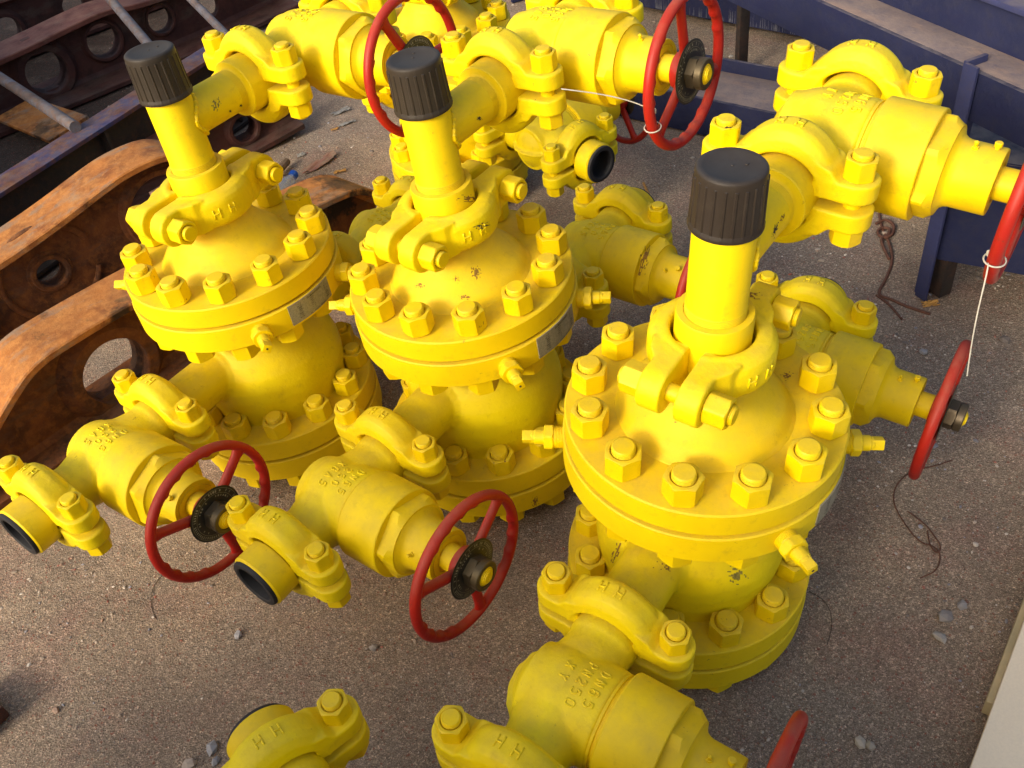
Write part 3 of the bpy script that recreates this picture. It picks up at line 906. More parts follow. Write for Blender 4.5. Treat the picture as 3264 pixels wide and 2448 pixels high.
# ------------------------------------------------------------------ rusty forged links at the left
def forged_link(name, p0, ang, top, bot, holes, bosses, wf, tw, tf, mats, label, lower_w=None, group=None, rims=()):
    """an I-section forged bar standing on edge: web outline in (x, z), flanges follow its top and bottom, holes pierce the web"""
    lower_w = lower_w or wf; web_m, fl_m = mats
    def sm(pts, n=3):
        P_ = [Vector(p) for p in pts]
        for _ in range(n):
            Q = [P_[0]]
            for a_, b_ in zip(P_, P_[1:]): Q += [a_ * .75 + b_ * .25, a_ * .25 + b_ * .75]
            Q.append(P_[-1]); P_ = Q
        return [tuple(p) for p in P_]
    T_ = sm(top); B_ = sm(bot)
    bm = bmesh.new()
    def loop(pts):
        vs = [bm.verts.new((x, 0, z)) for x, z in pts]
        return [bm.edges.new((vs[i], vs[(i + 1) % len(vs)])) for i in range(len(vs))]
    es = loop(T_ + list(reversed(B_)))
    for cx, cz, r_ in holes:
        es += loop([(cx + r_ * math.cos(2 * PI * i / 56), cz + r_ * math.sin(2 * PI * i / 56)) for i in range(56)])
    f = bmesh.ops.triangle_fill(bm, use_beauty=True, edges=es)
    fs = [q for q in f['geom'] if isinstance(q, bmesh.types.BMFace)]
    ex = bmesh.ops.extrude_face_region(bm, geom=fs)
    nv = [q for q in ex['geom'] if isinstance(q, bmesh.types.BMVert)]
    bmesh.ops.translate(bm, vec=(0, tw, 0), verts=nv)
    bmesh.ops.translate(bm, vec=(0, -tw / 2, 0), verts=bm.verts)
    o = finish(name, bm, web_m, smooth=30)
    o.matrix_world = Matrix.Translation((p0[0], p0[1], 0)) @ Matrix.Rotation(ang, 4, 'Z')
    def strip(nm, pts, w, s, seed):
        bm = bmesh.new(); rings = []; e = .0035
        for i, (x, z) in enumerate(pts):
            a_ = pts[max(i - 1, 0)]; b_ = pts[min(i + 1, len(pts) - 1)]
            t = Vector((b_[0] - a_[0], b_[1] - a_[1])); t.normalize(); n_ = Vector((-t.y, t.x)) * s
            wv = w / 2 * (1 + .02 * noise.noise(Vector((x * 5, seed, 0)))); wu = w / 2 * (1 + .02 * noise.noise(Vector((x * 5, seed, 9))))
            P_ = lambda y, d: (x + n_.x * d, y, z + n_.y * d)
            rings.append([bm.verts.new(q) for q in (P_(-wv + e, .002), P_(wu - e, .002), P_(wu, .002 - e), P_(wu, -tf * .75), P_(wu - e, -tf * .9), P_(tw * .5 + .012, -tf), P_(tw * .5 - .002, -tf * 1.9), P_(-tw * .5 + .002, -tf * 1.9), P_(-tw * .5 - .012, -tf), P_(-wv + e, -tf * .9), P_(-wv, -tf * .75), P_(-wv, .002 - e))])
        m = len(rings[0])
        for p, q in zip(rings, rings[1:]):
            for k in range(m): bm.faces.new((p[k], p[(k + 1) % m], q[(k + 1) % m], q[k]))
        bm.faces.new(rings[0]); bm.faces.new(list(reversed(rings[-1])))
        finish(nm, bm, fl_m if s > 0 else web_m, o, smooth=40)
    strip('top_flange', T_, wf, 1, 1.5); strip('bottom_flange', B_, lower_w, -1, 7.5)
    for cx, cz, ri, ro, h in bosses:
        bm = bmesh.new(); M = Matrix.Translation((cx, 0, cz)) @ AX['Y']; w = ro - ri
        lathe(bm, [(ri, -h / 2 + .003), (ri + .003, -h / 2), (ro - w * .45, -h / 2), (ro - w * .30, -h / 2 + .008), (ro, -tw / 2 - .003), (ro + .004, -tw / 2 + .002), (ro + .004, tw / 2 - .002), (ro, tw / 2 + .003), (ro - w * .30, h / 2 - .008), (ro - w * .45, h / 2), (ri + .003, h / 2), (ri, h / 2 - .003), (ri, -h / 2 + .003)], 56, M, cap=False)
        finish('eye_boss', bm, web_m, o, smooth=35)
    for cx, cz, ro, a0, a1 in rims:                 # raised rim round a pocket
        bm = bmesh.new()
        tube(bm, [(cx + ro * math.cos(R(a0 + (a1 - a0) * i / 40)), -tw / 2, cz + ro * math.sin(R(a0 + (a1 - a0) * i / 40))) for i in range(41)], .010, 8)
        finish('pocket_rim', bm, web_m, o, smooth=60)
    return tagged(o, label, 'steel link', group)

RW = rusty('dark_rusted_web', (.15, .048, .014), (.055, .022, .010), (.24, .085, .02), (.10, .05, .03), black=.9, dust_amt=.25, dust=(.25, .14, .07))
MW = rusty('maroon_rusted_web', (.040, .014, .013), (.075, .026, .020), (.06, .024, .018), (.07, .045, .036), black=.5, dust_amt=.3, dust=(.16, .10, .07))
OR2, MR2 = (RW, ORANGE), (MW, MAROON)
GL = 'forged steel links standing on edge at the left'
forged_link('forged_link', (-1.132, 1.706), R(44),
    [(-.36, .04), (-.24, .10), (-.10, .20), (.0, .262), (.05, .278), (.10, .283), (.30, .277), (.50, .262), (.60, .254), (.85, .228), (.98, .212), (1.05, .188), (1.13, .11)],
    [(-.30, .012), (-.05, .012), (.40, .012), (.90, .012), (1.10, .03)],
    [(.205, .112, .086), (.62, .14, .06)], [(.205, .112, .086, .138, .085), (.62, .14, .058, .09, .085)], .165, .034, .020, OR2,
    'bright orange rusted forged link nearest at left, running behind the left assembly', group=GL, lower_w=.19)
forged_link('forged_link', (-1.31, 2.205), R(38),
    [(-.40, .238), (-.2, .256), (0, .276), (.18, .306), (.34, .342), (.40, .350), (.48, .350), (.54, .338), (.60, .29), (.66, .18)],
    [(-.35, .012), (0, .012), (.4, .012), (.66, .03)],
    [(.105, .155, .040), (-.16, .12, .055), (.47, .17, .105)], [(.47, .17, .105, .135, .06), (.105, .155, .040, .062, .055), (-.16, .12, .055, .09, .09)], .165, .030, .020, OR2,
    'orange and grey rusted forged link just behind the nearest orange one', group=GL, rims=[(.105, .155, .135, 20, 340)], lower_w=.15)
forged_link('forged_link', (-1.76, 3.83), R(36),
    [(-.60, .22), (-.30, .235), (0, .245), (.25, .268), (.40, .278), (.52, .255), (.70, .25), (.95, .24), (1.15, .20), (1.25, .12)],
    [(-.60, .0), (-.2, .0), (.3, -.0), (.8, .0), (1.22, .02)],
    [(.085, .120, .084), (.355, .150, .070), (.62, .145, .056), (.85, .120, .050), (-.28, .12, .06)],
    [(.085, .120, .084, .132, .10), (.355, .150, .070, .092, .07), (.62, .145, .056, .075, .06)], .19, .032, .022, MR2,
    'dark maroon forged link with a row of round eyes beyond the blue beam', group=GL, lower_w=.34)
forged_link('forged_link', (-2.25, 4.25), R(35),
    [(-.40, .26), (0, .27), (.35, .27), (.8, .25), (1.3, .22)],
    [(-.40, .0), (0, .0), (.8, .0), (1.3, .0)],
    [(.30, .13, .06), (.62, .13, .05), (-.1, .13, .05)], [(.30, .13, .06, .09, .08)], .11, .032, .022, MR2,
    'maroon forged link in the top left corner, farthest of the row', group=GL)
forged_link('forged_link', (-1.05, 2.97), R(33),
    [(-.25, .10), (-.05, .145), (.15, .175), (.30, .180), (.42, .165), (.50, .11)],
    [(-.25, .0), (0, .0), (.3, .0), (.50, .02)],
    [(.30, .085, .045)], [(.30, .085, .045, .070, .07)], .12, .034, .022, MR2,
    'low maroon forged link half hidden behind the riser of the left assembly', group=GL, lower_w=.16)

def ibeam(name, a, b, h, wf, tf, tw, mat, z0=0., topmat=None, lipless=False, webside=0.):
    """H-section between two ground points"""
    a, b = Vector((*a, 0)), Vector((*b, 0)); L = (b - a).length; ang = math.atan2(b.y - a.y, b.x - a.x)
    bm = bmesh.new()
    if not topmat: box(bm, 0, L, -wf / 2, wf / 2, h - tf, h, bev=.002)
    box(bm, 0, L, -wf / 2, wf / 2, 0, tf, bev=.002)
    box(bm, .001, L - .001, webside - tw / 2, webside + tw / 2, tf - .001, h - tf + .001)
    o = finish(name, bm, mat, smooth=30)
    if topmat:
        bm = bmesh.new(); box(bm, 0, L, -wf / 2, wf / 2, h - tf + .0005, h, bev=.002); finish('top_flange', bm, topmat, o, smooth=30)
    o.matrix_world = Matrix.Translation((a.x, a.y, z0)) @ Matrix.Rotation(ang, 4, 'Z')
    return o

d_ = Vector((.545, .838))
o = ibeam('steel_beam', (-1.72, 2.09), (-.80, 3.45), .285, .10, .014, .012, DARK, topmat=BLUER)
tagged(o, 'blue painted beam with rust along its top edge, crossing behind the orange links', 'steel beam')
o2 = None
# side plate of that beam is coloured near black to hold its shade; add the stiffeners it carries as parts
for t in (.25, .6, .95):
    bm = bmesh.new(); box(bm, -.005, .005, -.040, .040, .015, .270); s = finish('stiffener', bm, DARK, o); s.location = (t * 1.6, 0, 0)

# round bars lying across the beam and the maroon link
def bar(a, b, r, mat, label, cat='steel bar', name='steel_bar', group='round steel bars leaning over the maroon link'):
    bm = bmesh.new(); tube(bm, [a, (Vector(a) + Vector(b)) / 2, b], r, 20)
    return tagged(finish(name, bm, mat, smooth=40), label, cat, group)
bar((-2.35, 4.22, .40), (-1.225, 2.845, .302), .019, STEELR, 'grey blue round bar resting on the blue beam, lowest of the three at left')
bar((-1.72, 4.70, .42), (-1.01, 3.25, .302), .018, STEELR, 'grey blue round bar passing behind the black cap of the left assembly')
bar((-1.38, 4.62, .38), (-.78, 3.44, .23), .016, STEELR, 'brownish round bar slanting down from the top, rightmost of the three')

# flat rusty plate on the ground beyond the blue beam, pale plates behind the links
def flat(name, pts, z0, z1, mat, label, cat, group=None, tilt=None):
    bm = bmesh.new(); c = Vector((sum(p[0] for p in pts) / len(pts), sum(p[1] for p in pts) / len(pts)))
    prism(bm, [(p[0] - c.x, p[1] - c.y) for p in pts], 0, z1 - z0)
    bmesh.ops.bevel(bm, geom=list(bm.edges), offset=min(.0015, (z1 - z0) * .3), segments=1, affect='EDGES')
    o = finish(name, bm, mat); o.location = (c.x, c.y, z0)
    if tilt: o.rotation_euler = tilt
    return tagged(o, label, cat, group)
flat('steel_plate', [(-1.83, 3.60), (-1.70, 3.70), (-1.42, 3.45), (-1.55, 3.33)], .06, .075, ORANGE, 'orange rusted flat plate lying between the maroon link and the blue beam', 'steel plate', tilt=(R(6), R(-4), 0))
flat('steel_plate', [(-.93, 2.42), (-.83, 2.52), (-.68, 2.42), (-.80, 2.33)], .245, .262, simple('dusty_pink_steel', (.36, .22, .17), .8, .3, 30, .001), 'dusty pinkish plate end behind the riser clamp of the left assembly', 'steel plate')

# ------------------------------------------------------------------ blue frame at the right
root = bpy.data.objects.new('steel_skid', None); COL.objects.link(root); root.location = (1.04, 1.74, 0); root.rotation_euler = (0, 0, R(-71.5))
tagged(root, 'dark blue steel frame with dusty ledges standing on a post at the right', 'steel frame')
bm = bmesh.new()
box(bm, -2.6, 1.1, .000, .012, .480, .585, bev=.002)          # front web
box(bm, -2.6, 1.1, .1055, .118, .480, .675, bev=.002)            # inner web
finish('channel_beam', bm, BLUE, root, smooth=30)
bm = bmesh.new(); box(bm, -2.6, 1.1, .0125, .105, .573, .5850, bev=.002); finish('dusty_ledge', bm, BLUED, root, smooth=30)
bm = bmesh.new(); box(bm, -2.6, 1.1, .090, .150, .6755, .6875, bev=.002); finish('top_flange', bm, BLUEL, root, smooth=30)
bm = bmesh.new()
box(bm, -.022, -.012, -.004, .052, 0, .60, bev=.0015); box(bm, -.0115, .022, -.012, -.0045, .0, .60, bev=.0015)
pst = finish('corner_post', bm, BLUEL, root, smooth=30)
bm = bmesh.new(); box(bm, -2.5, -2.48, .02, .10, 0, .48); finish('rear_post', bm, BLUE, root)
# low platform behind the post
bm = bmesh.new()
Mi = root.matrix_basis.inverted() if False else (Matrix.Translation((1.04, 1.74, 0)) @ Matrix.Rotation(R(-71.5), 4, 'Z')).inverted()
pts = [(1.052, 1.735), (1.95, 1.10), (2.6, 1.75), (2.35, 2.60), (1.40, 2.26)]
pl = [Mi @ Vector((x, y, 0)) for x, y in pts]
prism(bm, [(p.x, p.y) for p in pl], .11, .385); bmesh.ops.bevel(bm, geom=list(bm.edges), offset=.003, segments=2, affect='EDGES')
finish('platform', bm, BLUE, root, smooth=30)
for x, y in ((1.07, 1.75), (1.75, 1.28)):
    bm = bmesh.new(); p = Mi @ Vector((x, y, 0)); box(bm, p.x - .03, p.x + .03, p.y - .005, p.y + .03, 0, .112); finish('foot', bm, DARK, root)

# low beam with dusty top lying on the ground in front of it
a_ = Vector((.50, 2.93)); e = Vector((.723, -.691)); nn = Vector((.691, .723))
bm = bmesh.new(); L = 1.25
box(bm, 0, L, 0, .012, 0, .125, bev=.002); box(bm, 0, L, .2005, .2125, 0, .165, bev=.002); box(bm, 0, L, .0125, .2, 0, .012)
o = finish('channel_beam', bm, BLUE, smooth=30); o.matrix_world = Matrix.Translation((a_.x, a_.y, 0)) @ Matrix.Rotation(math.atan2(e.y, e.x), 4, 'Z')
bm = bmesh.new(); box(bm, 0.002, L - .002, .0125, .20, .112, .124, bev=.002); finish('dusty_top', bm, BLUED, o, smooth=30)
tagged(o, 'low dark blue channel with a dusty flat top lying on the sand behind the red handwheels', 'steel beam')
# wall-like box beam beyond, brushed white at its foot
bm = bmesh.new(); box(bm, 0, 3.4, 0, .30, .03, .42, bev=.004)
o = finish('box_beam', bm, BLUE, smooth=30); o.matrix_world = Matrix.Translation((-.35, 4.95, 0)) @ Matrix.Rotation(math.atan2(-.73, .68), 4, 'Z')
tagged(o, 'tall dark blue box beam at the top of the picture with pale scuffs along its foot', 'steel beam')
bm = bmesh.new(); rng = random.Random(2)
for i in range(420):
    x = rng.uniform(.2, 3.2); w = rng.uniform(.0008, .0022); h = rng.uniform(.01, .05)
    vs = [bm.verts.new(q) for q in ((x, -.0012, .035), (x + w, -.0012, .035), (x + w * .6, -.0012, .035 + h), (x + w * .3, -.0012, .035 + h))]; bm.faces.new(vs)
finish('paint_scuffs', bm, simple('pale_scuff', (.20, .20, .24), .8, .5, 80), o)
# upright bar between the beams
bm = bmesh.new(); box(bm, -.02, .02, -.012, .012, 0, .60, bev=.003); o = finish('upright_bar', bm, DARK, smooth=30); o.location = (.985, 3.10, 0); o.rotation_euler = (0, 0, R(20))
tagged(o, 'dark upright flat bar standing behind the dusty low channel', 'steel post')
# rusty clutter at the top right corner
o = ibeam('steel_beam', (1.55, 3.75), (2.75, 3.05), .20, .10, .012, .010, rusty('brown_rusted_beam', (.14, .075, .045), (.09, .05, .035), (.18, .09, .045), (.12, .09, .07), dust_amt=.4))
tagged(o, 'brown rusted beam lying in the top right corner', 'steel beam', None)
o = ibeam('steel_beam', (1.75, 4.15), (2.95, 3.5), .14, .08, .012, .010, DARK)
tagged(o, 'black rusted beam behind the brown one in the top right corner', 'steel beam', None)
o = ibeam('steel_beam', (2.02, 3.15), (2.10, 3.75), .26, .05, .010, .008, DARK)
tagged(o, 'short dark cross beam standing over the brown beam in the top right corner', 'steel beam', None)

# ------------------------------------------------------------------ cream panel and plywood at bottom right
P1 = at(2095, 1659, .06); P2 = at(2212, 1340, .06)
dv = (P2 - P1); dv.z = 0; dv.normalize(); nv = Vector((dv.y, -dv.x, 0))
bm = bmesh.new(); box(bm, -.6, 2.0, .0, 1.2, 0, .022, bev=.003)
o = finish('cream_panel', bm, SLAB, smooth=30); M = Matrix(((dv.x, nv.x, 0, P1.x), (dv.y, nv.y, 0, P1.y), (0, 0, 1, .040), (0, 0, 0, 1)))
o.matrix_world = M; tagged(o, 'cream coloured flat panel lying in the bottom right corner', 'panel')
Q1 = at(2130, 1514, .038); Q2 = at(2205, 1312, .038); Q3 = at(2175, 1534, .038)
e1 = (Q2 - Q1).normalized(); e2 = Vector((e1.y, -e1.x, 0))
bm = bmesh.new(); box(bm, 0, .75, 0, .30, 0, .038, bev=.0015)
for x in (.05, .105): lathe(bm, [(.0035, .0378), (.0035, .0392), (0, .0392)], 12, Matrix.Translation((x, .035, 0)), mi=1)
o = finish('plywood_board', bm, [WOOD, INK], smooth=30); o.matrix_world = Matrix(((e1.x, e2.x, 0, Q1.x), (e1.y, e2.y, 0, Q1.y), (0, 0, 1, 0), (0, 0, 0, 1)))
tagged(o, 'pale plywood board with two nail heads under the edge of the cream panel', 'board')

# ------------------------------------------------------------------ cable ties, wires, litter
def ring_pts(c, ax, r, n=24, a0=0, a1=2 * PI):
    ax = Vector(ax).normalized(); u = ax.orthogonal().normalized(); w = ax.cross(u)
    return [Vector(c) + u * r * math.cos(a0 + (a1 - a0) * i / n) + w * r * math.sin(a0 + (a1 - a0) * i / n) for i in range(n + 1)]

bpy.context.view_layer.update()
def wheel_world(uid, idx):
    vs = [c for c in U[uid].children if c.name.startswith('gate_valve')]
    w = [c for c in vs[idx].children if c.name.startswith('handwheel')][0]
    return vs[idx].matrix_world @ Matrix.Translation((0, .291, 0))
# rim point: angle in the wheel plane, valve frame X (outward local x) and Z
def rim(uid, idx, deg):
    M = wheel_world(uid, idx); t = R(deg)
    p = M @ Vector((.1245 * math.cos(t), 0, .1245 * math.sin(t))); tan = (M.to_3x3() @ Vector((-math.sin(t), 0, math.cos(t)))).normalized()
    return p, tan

def cable_tie(uid, idx, deg, tail, label):
    p, tan = rim(uid, idx, deg); root = bpy.data.objects.new('cable_tie', None); COL.objects.link(root); root.location = p
    tagged(root, label, 'cable tie', 'white nylon cable ties on handwheel rims')
    bm = bmesh.new(); tube(bm, [q - p for q in ring_pts(p, tan + Vector((.15, .1, .2)), .0140, 28)][:-1], .0012, 6, closed=True); finish('loop', bm, WHITEP, root, smooth=60)
    h = Vector(tail[0]) - p
    bm = bmesh.new(); box(bm, -.004, .004, -.003, .003, -.004, .004, bev=.0008); hd = finish('lock_head', bm, WHITEP, root, smooth=30); hd.location = h
    pts = [Vector(q) - p for q in tail]
    for _ in range(3):
        Q = [pts[0]]
        for a1, b1 in zip(pts, pts[1:]): Q += [a1 * .75 + b1 * .25, a1 * .25 + b1 * .75]
        Q.append(pts[-1]); pts = Q
    bm = bmesh.new(); tube(bm, pts, .0011, 6); finish('tail', bm, WHITEP, root, smooth=60)

# one on the upper right wheel hanging down, one strung from the middle clamp to its wheel
p3, _ = rim(3, 2, 0)
def ray_at(u, v, dist_pt):
    """point seen at display pixel (u, v) at the camera depth of dist_pt"""
    fw = Vector((0, .7393710, -.6732982)); r_ = Vector((.9868582, -.1087972, -.1194738)); up = Vector((.1615885, .6644499, .7296544)); C0 = Vector((0, 0, 1.5138))
    d = fw * 2958.116 + r_ * (u * 1.4756 - 1632) - up * (v * 1.4756 - 1224); dep = (Vector(dist_pt) - C0).dot(fw)
    return C0 + d * (dep / 2958.116)
import sys
def px_of(p):
    fw = Vector((0, .7393710, -.6732982)); r_ = Vector((.9868582, -.1087972, -.1194738)); up = Vector((.1615885, .6644499, .7296544)); d = Vector(p) - Vector((0, 0, 1.5138)); z = d.dot(fw)
    return ((1632 + 2958.116 * d.dot(r_) / z) / 1.4756, (1224 - 2958.116 * d.dot(up) / z) / 1.4756)
def nearest_deg(uid, idx, u, v):
    return min(range(0, 360, 2), key=lambda d: sum((a - b) ** 2 for a, b in zip(px_of(rim(uid, idx, d)[0]), (u, v))))
dg3 = nearest_deg(3, 2, 2150, 560); pr_ = rim(3, 2, dg3)[0]
cable_tie(3, 2, dg3, [ray_at(2139, 547, pr_), ray_at(2132, 590, pr_), ray_at(2110, 680, pr_ - Vector((0, 0, .06))), ray_at(2096, 760, pr_ - Vector((0, 0, .12))), ray_at(2089, 812, pr_ - Vector((0, 0, .16)))],
          'white cable tie on the right edge handwheel, its long tail hanging down')
dg2 = nearest_deg(2, 2, 1425, 270); pr_ = rim(2, 2, dg2)[0]; e_ = ray_at(1212, 192, pr_ + Vector((-.12, .0, 0)))
cable_tie(2, 2, dg2, [ray_at(1412, 240, pr_), ray_at(1370, 220, pr_), ray_at(1300, 203, pr_ + Vector((-.06, 0, 0))), e_],
          'white cable tie on the top centre handwheel, its tail stretched to the clamp')

def on_ground(pts, r): return [Vector((p.x, p.y, gh(p.x, p.y) + r * .9)) for p in (at(u, v) for u, v in pts)]
poly_tube('rusty_wire', on_ground([(1900, 455), (1905, 485), (1922, 520), (1930, 560), (1915, 600), (1893, 635), (1925, 645), (1955, 660), (2010, 677)], .004), .0038, WIREM, 'thick rusty brown wire running down the sand left of the blue frame', 'wire')
poly_tube('rusty_wire', on_ground([(1893, 480), (1912, 470), (1932, 482), (1930, 505), (1908, 515), (1893, 500), (1905, 488), (1925, 492), (1918, 508), (1900, 515), (1920, 560)], .009), .0042, WIREM, 'knotted rusty wire coil on the sand under the big valve', 'wire')
poly_tube('rusty_wire', on_ground([(1893, 635), (1920, 655), (1948, 690)], .003), .0028, WIREM, 'short rusty wire end forking from the thick wire', 'wire')
poly_tube('thin_wire', on_ground([(2060, 985), (2020, 1000), (1970, 1010), (1935, 1040), (1930, 1080), (1960, 1130), (1990, 1165), (2020, 1172), (2035, 1190), (2028, 1225), (1990, 1240)], .002), .0013, WIREM, 'long thin brown wire looping over the sand below the right handwheel', 'wire')
poly_tube('thin_wire', on_ground([(1962, 1098), (2000, 1125), (2020, 1150), (2037, 1178), (2025, 1190), (2010, 1170), (2005, 1140)], .003), .0013, WIREM, 'short thin brown wire doubled inside the long wire loop', 'wire')
poly_tube('dark_fibre', on_ground([(375, 1222), (345, 1235), (325, 1265), (320, 1300), (333, 1330)], .0006), .0005, HAIRM, 'thin dark curved fibre under the left handwheel', 'fibre')
poly_tube('dark_fibre', on_ground([(1748, 1272), (1775, 1285), (1795, 1310), (1800, 1345), (1788, 1385)], .0008), .0006, HAIRM, 'thin dark curved fibre beside the base of the nearest assembly', 'fibre')

# bottle lying down
def bottle():
    root = bpy.data.objects.new('plastic_bottle', None); COL.objects.link(root)
    tagged(root, 'clear crushed plastic bottle with a bright blue cap lying behind the left assembly', 'bottle')
    m, nt, bs = new_mat('clear_plastic'); bs.inputs['Base Color'].default_value = (.75, .8, .85, 1); bs.inputs['Roughness'].default_value = .12; bs.inputs['Transmission Weight'].default_value = .75; bs.inputs['IOR'].default_value = 1.35
    bm = bmesh.new(); lathe(bm, [(.0125, .0), (.013, -.010), (.016, -.020), (.026, -.045), (.031, -.065), (.031, -.15), (.028, -.165), (.0, -.160)], 32, cap=False)
    for v in bm.verts: v.co += Vector((noise.noise(v.co * 60), noise.noise(v.co * 60 + Vector((5, 0, 0))), 0)) * .003
    finish('bottle_body', bm, m, root, smooth=50)
    bm = bmesh.new(); lathe(bm, [(.0150, -.014), (.0155, .0), (.0155, .006), (.0140, .0085), (0, .009)], 36); finish('bottle_cap', bm, BLUECAP, root, smooth=35)
    p = at(634, 378, .03); q = at(606, 420, .02); d = (p - q).normalized()
    root.matrix_world = Matrix.Translation(p) @ d.to_track_quat('Z', 'Y').to_matrix().to_4x4()
bottle()

def stick(a, b, r, label, mat=STICKM, cat='stick', flatn=.6):
    A, B = at(*a, .012), at(*b, .012); bm = bmesh.new(); n = 12
    tube(bm, [A + (B - A) * (i / n) + Vector((0, 0, .002 * noise.noise(Vector((i * .7, 3, 1))))) for i in range(n + 1)], lambda t: r * (1 + .25 * noise.noise(Vector((t * 6, 2, 9)))), 9)
    return tagged(finish('wooden_stick', bm, mat, smooth=35), label, cat)
stick((580, 395), (620, 348), .013, 'weathered brown wooden stick lying right of the maroon link')
stick((1390, 395), (1405, 428), .004, 'thin pale stick behind the open pipe end at the centre', OCHRE)

def scrap(u, v, s, mat, label, cat, seed, stretch=1.5, rot=0.3, name='litter_scrap', group=None):
    rng = random.Random(seed); bm = bmesh.new(); n = 7
    g = [[bm.verts.new(((i / n - .5) * 2 * s * stretch, (j / n - .5) * 2 * s, .35 * s * noise.noise(Vector((i * .6, j * .6, seed))) + .2 * s)) for i in range(n + 1)] for j in range(n + 1)]
    for j in range(n):
        for i in range(n):
            if (i in (0, n - 1) or j in (0, n - 1)) and rng.random() < .35: continue
            bm.faces.new((g[j][i], g[j][i + 1], g[j + 1][i + 1], g[j + 1][i]))
    bmesh.ops.delete(bm, geom=[q for q in bm.verts if not q.link_faces], context='VERTS')
    bmesh.ops.solidify(bm, geom=bm.faces[:], thickness=.0012)
    o = finish(name, bm, mat); p = at(u, v); o.location = (p.x, p.y, gh(p.x, p.y) + .004); o.rotation_euler = (rng.uniform(-.1, .1), rng.uniform(-.1, .1), rot)
    return tagged(o, label, cat, group)
scrap(735, 238, .014, SCRAP, 'crumpled pale plastic strip on the sand below the rear valve of the left assembly', 'plastic scrap', 4, 2.6, .5)
scrap(748, 262, .011, SCRAP, 'long pale plastic strip lying left of the red rim', 'plastic scrap', 8, 3.2, .45)
scrap(548, 14, .045, SCRAP, 'large pale crumpled sheet near the top edge of the picture', 'plastic scrap', 14, 1.5, .3)
scrap(649, 331, .012, SCRAP, 'small silver foil scrap beside the reddish leaf', 'foil scrap', 5, 1.2, .2)
scrap(690, 350, .024, LEAF, 'long reddish brown dry leaf above the blue bottle cap', 'leaf', 3, 3.0, .65, 'dry_leaf')
scrap(733, 366, .009, OCHRE, 'ochre wood chip on the sand above the orange link end', 'wood chip', 9, 2.4, .1, 'wood_chip')
scrap(672, 384, .008, SCRAP, 'white chip beside the blue bottle cap', 'chip', 17, 2.2, .7, 'white_chip')
scrap(722, 275, .008, OCHRE, 'pale wood chip under the left red rim', 'wood chip', 19, 2.0, .3, 'wood_chip')
scrap(1360, 305, .008, SCRAP, 'small pale scrap beside the rear red wheel', 'plastic scrap', 21, 2.4, -.6)
scrap(2010, 655, .010, OCHRE, 'pale wood chip beside the forked wire', 'wood chip', 23, 2.0, -.1, 'wood_chip')
# rusty block at the left edge near the bottom
bm = bmesh.new(); box(bm, -.06, .045, -.05, .05, 0, .035, bev=.006); o = finish('steel_block', bm, rusty('dark_red_rust', (.10, .03, .02), (.06, .02, .015), (.14, .05, .03), (.08, .04, .03)), smooth=40)
p = at(-52, 1560); o.location = (p.x, p.y, 0); o.rotation_euler = (0, 0, R(50)); tagged(o, 'dark red rusty block end at the left edge near the bottom', 'steel block')

# ------------------------------------------------------------------ scrapes and stains in the paint, thin patches lying on the surfaces they mark
SCRAPE = simple('bare_dark_steel', (.045, .035, .025), .7, .5, 400)
STAIN = simple('brown_stain', (.30, .16, .02), .8, .35, 300)
STAING = simple('dark_green_smudge', (.32, .26, .04), .8, .6, 300)
def splat(name, u, v, w, h, mat, seed, thr=.0, rot=0.):
    bpy.context.view_layer.update(); dg = bpy.context.evaluated_depsgraph_get()
    C0 = Vector((0, 0, 1.5138)); n = 22; P_ = {}; host = None
    r0 = sc.ray_cast(dg, C0, (at(u, v) - C0).normalized())
    if not r0[0]: return
    host = r0[4]; hd = (r0[1] - C0).length
    for i in range(n + 1):
        for j in range(n + 1):
            a_, b_ = (i / n - .5), (j / n - .5); du = a_ * w * math.cos(rot) - b_ * h * math.sin(rot); dv_ = a_ * w * math.sin(rot) + b_ * h * math.cos(rot)
            m = .42 - math.hypot(a_, b_) + .55 * noise.noise(Vector((a_ * 7, b_ * 7, seed))) + .3 * noise.noise(Vector((a_ * 19, b_ * 19, seed))) - thr
            if m < 0: continue
            q = sc.ray_cast(dg, C0, (at(u + du, v + dv_) - C0).normalized())
            if q[0] and q[4] == host and abs((q[1] - C0).length - hd) < .05: P_[(i, j)] = q[1] + q[2] * .0004
    bm = bmesh.new(); inv = host.matrix_world.inverted(); V_ = {k: bm.verts.new(inv @ p) for k, p in P_.items()}
    for (i, j) in list(V_):
        q = [(i, j), (i + 1, j), (i + 1, j + 1), (i, j + 1)]
        if all(k in V_ for k in q): bm.faces.new([V_[k] for k in q])
    bmesh.ops.delete(bm, geom=[x for x in bm.verts if not x.link_faces], context='VERTS')
    if not len(bm.faces): bm.free(); return
    finish(name, bm, mat, host, recalc=False)
splat('paint_scrape', 1040, 489, 46, 20, SCRAPE, 2, .10, -.3)
splat('rust_stain', 1028, 588, 26, 34, STAIN, 5, .05)
splat('rust_stain', 908, 616, 26, 16, STAIN, 6, .08); splat('rust_stain', 1004, 642, 30, 14, STAIN, 7, .08); splat('rust_stain', 985, 603, 18, 18, STAIN, 8, .1)
splat('smudge', 467, 226, 24, 34, STAING, 9, .05); splat('paint_scrape', 466, 231, 9, 10, SCRAPE, 10); splat('paint_scrape', 497, 240, 7, 7, SCRAPE, 12); splat('paint_scrape', 520, 228, 8, 8, SCRAPE, 12)
splat('paint_scrape', 1035, 256, 13, 11, SCRAPE, 13)
splat('paint_scrape', 1674, 497, 14, 52, SCRAPE, 14, .12, .3); splat('paint_scrape', 1690, 470, 10, 30, STAIN, 15, .1, .5)
splat('paint_scrape', 1572, 276, 26, 7, SCRAPE, 16, .05); splat('rust_stain', 1156, 1083, 18, 24, STAIN, 17, .02)
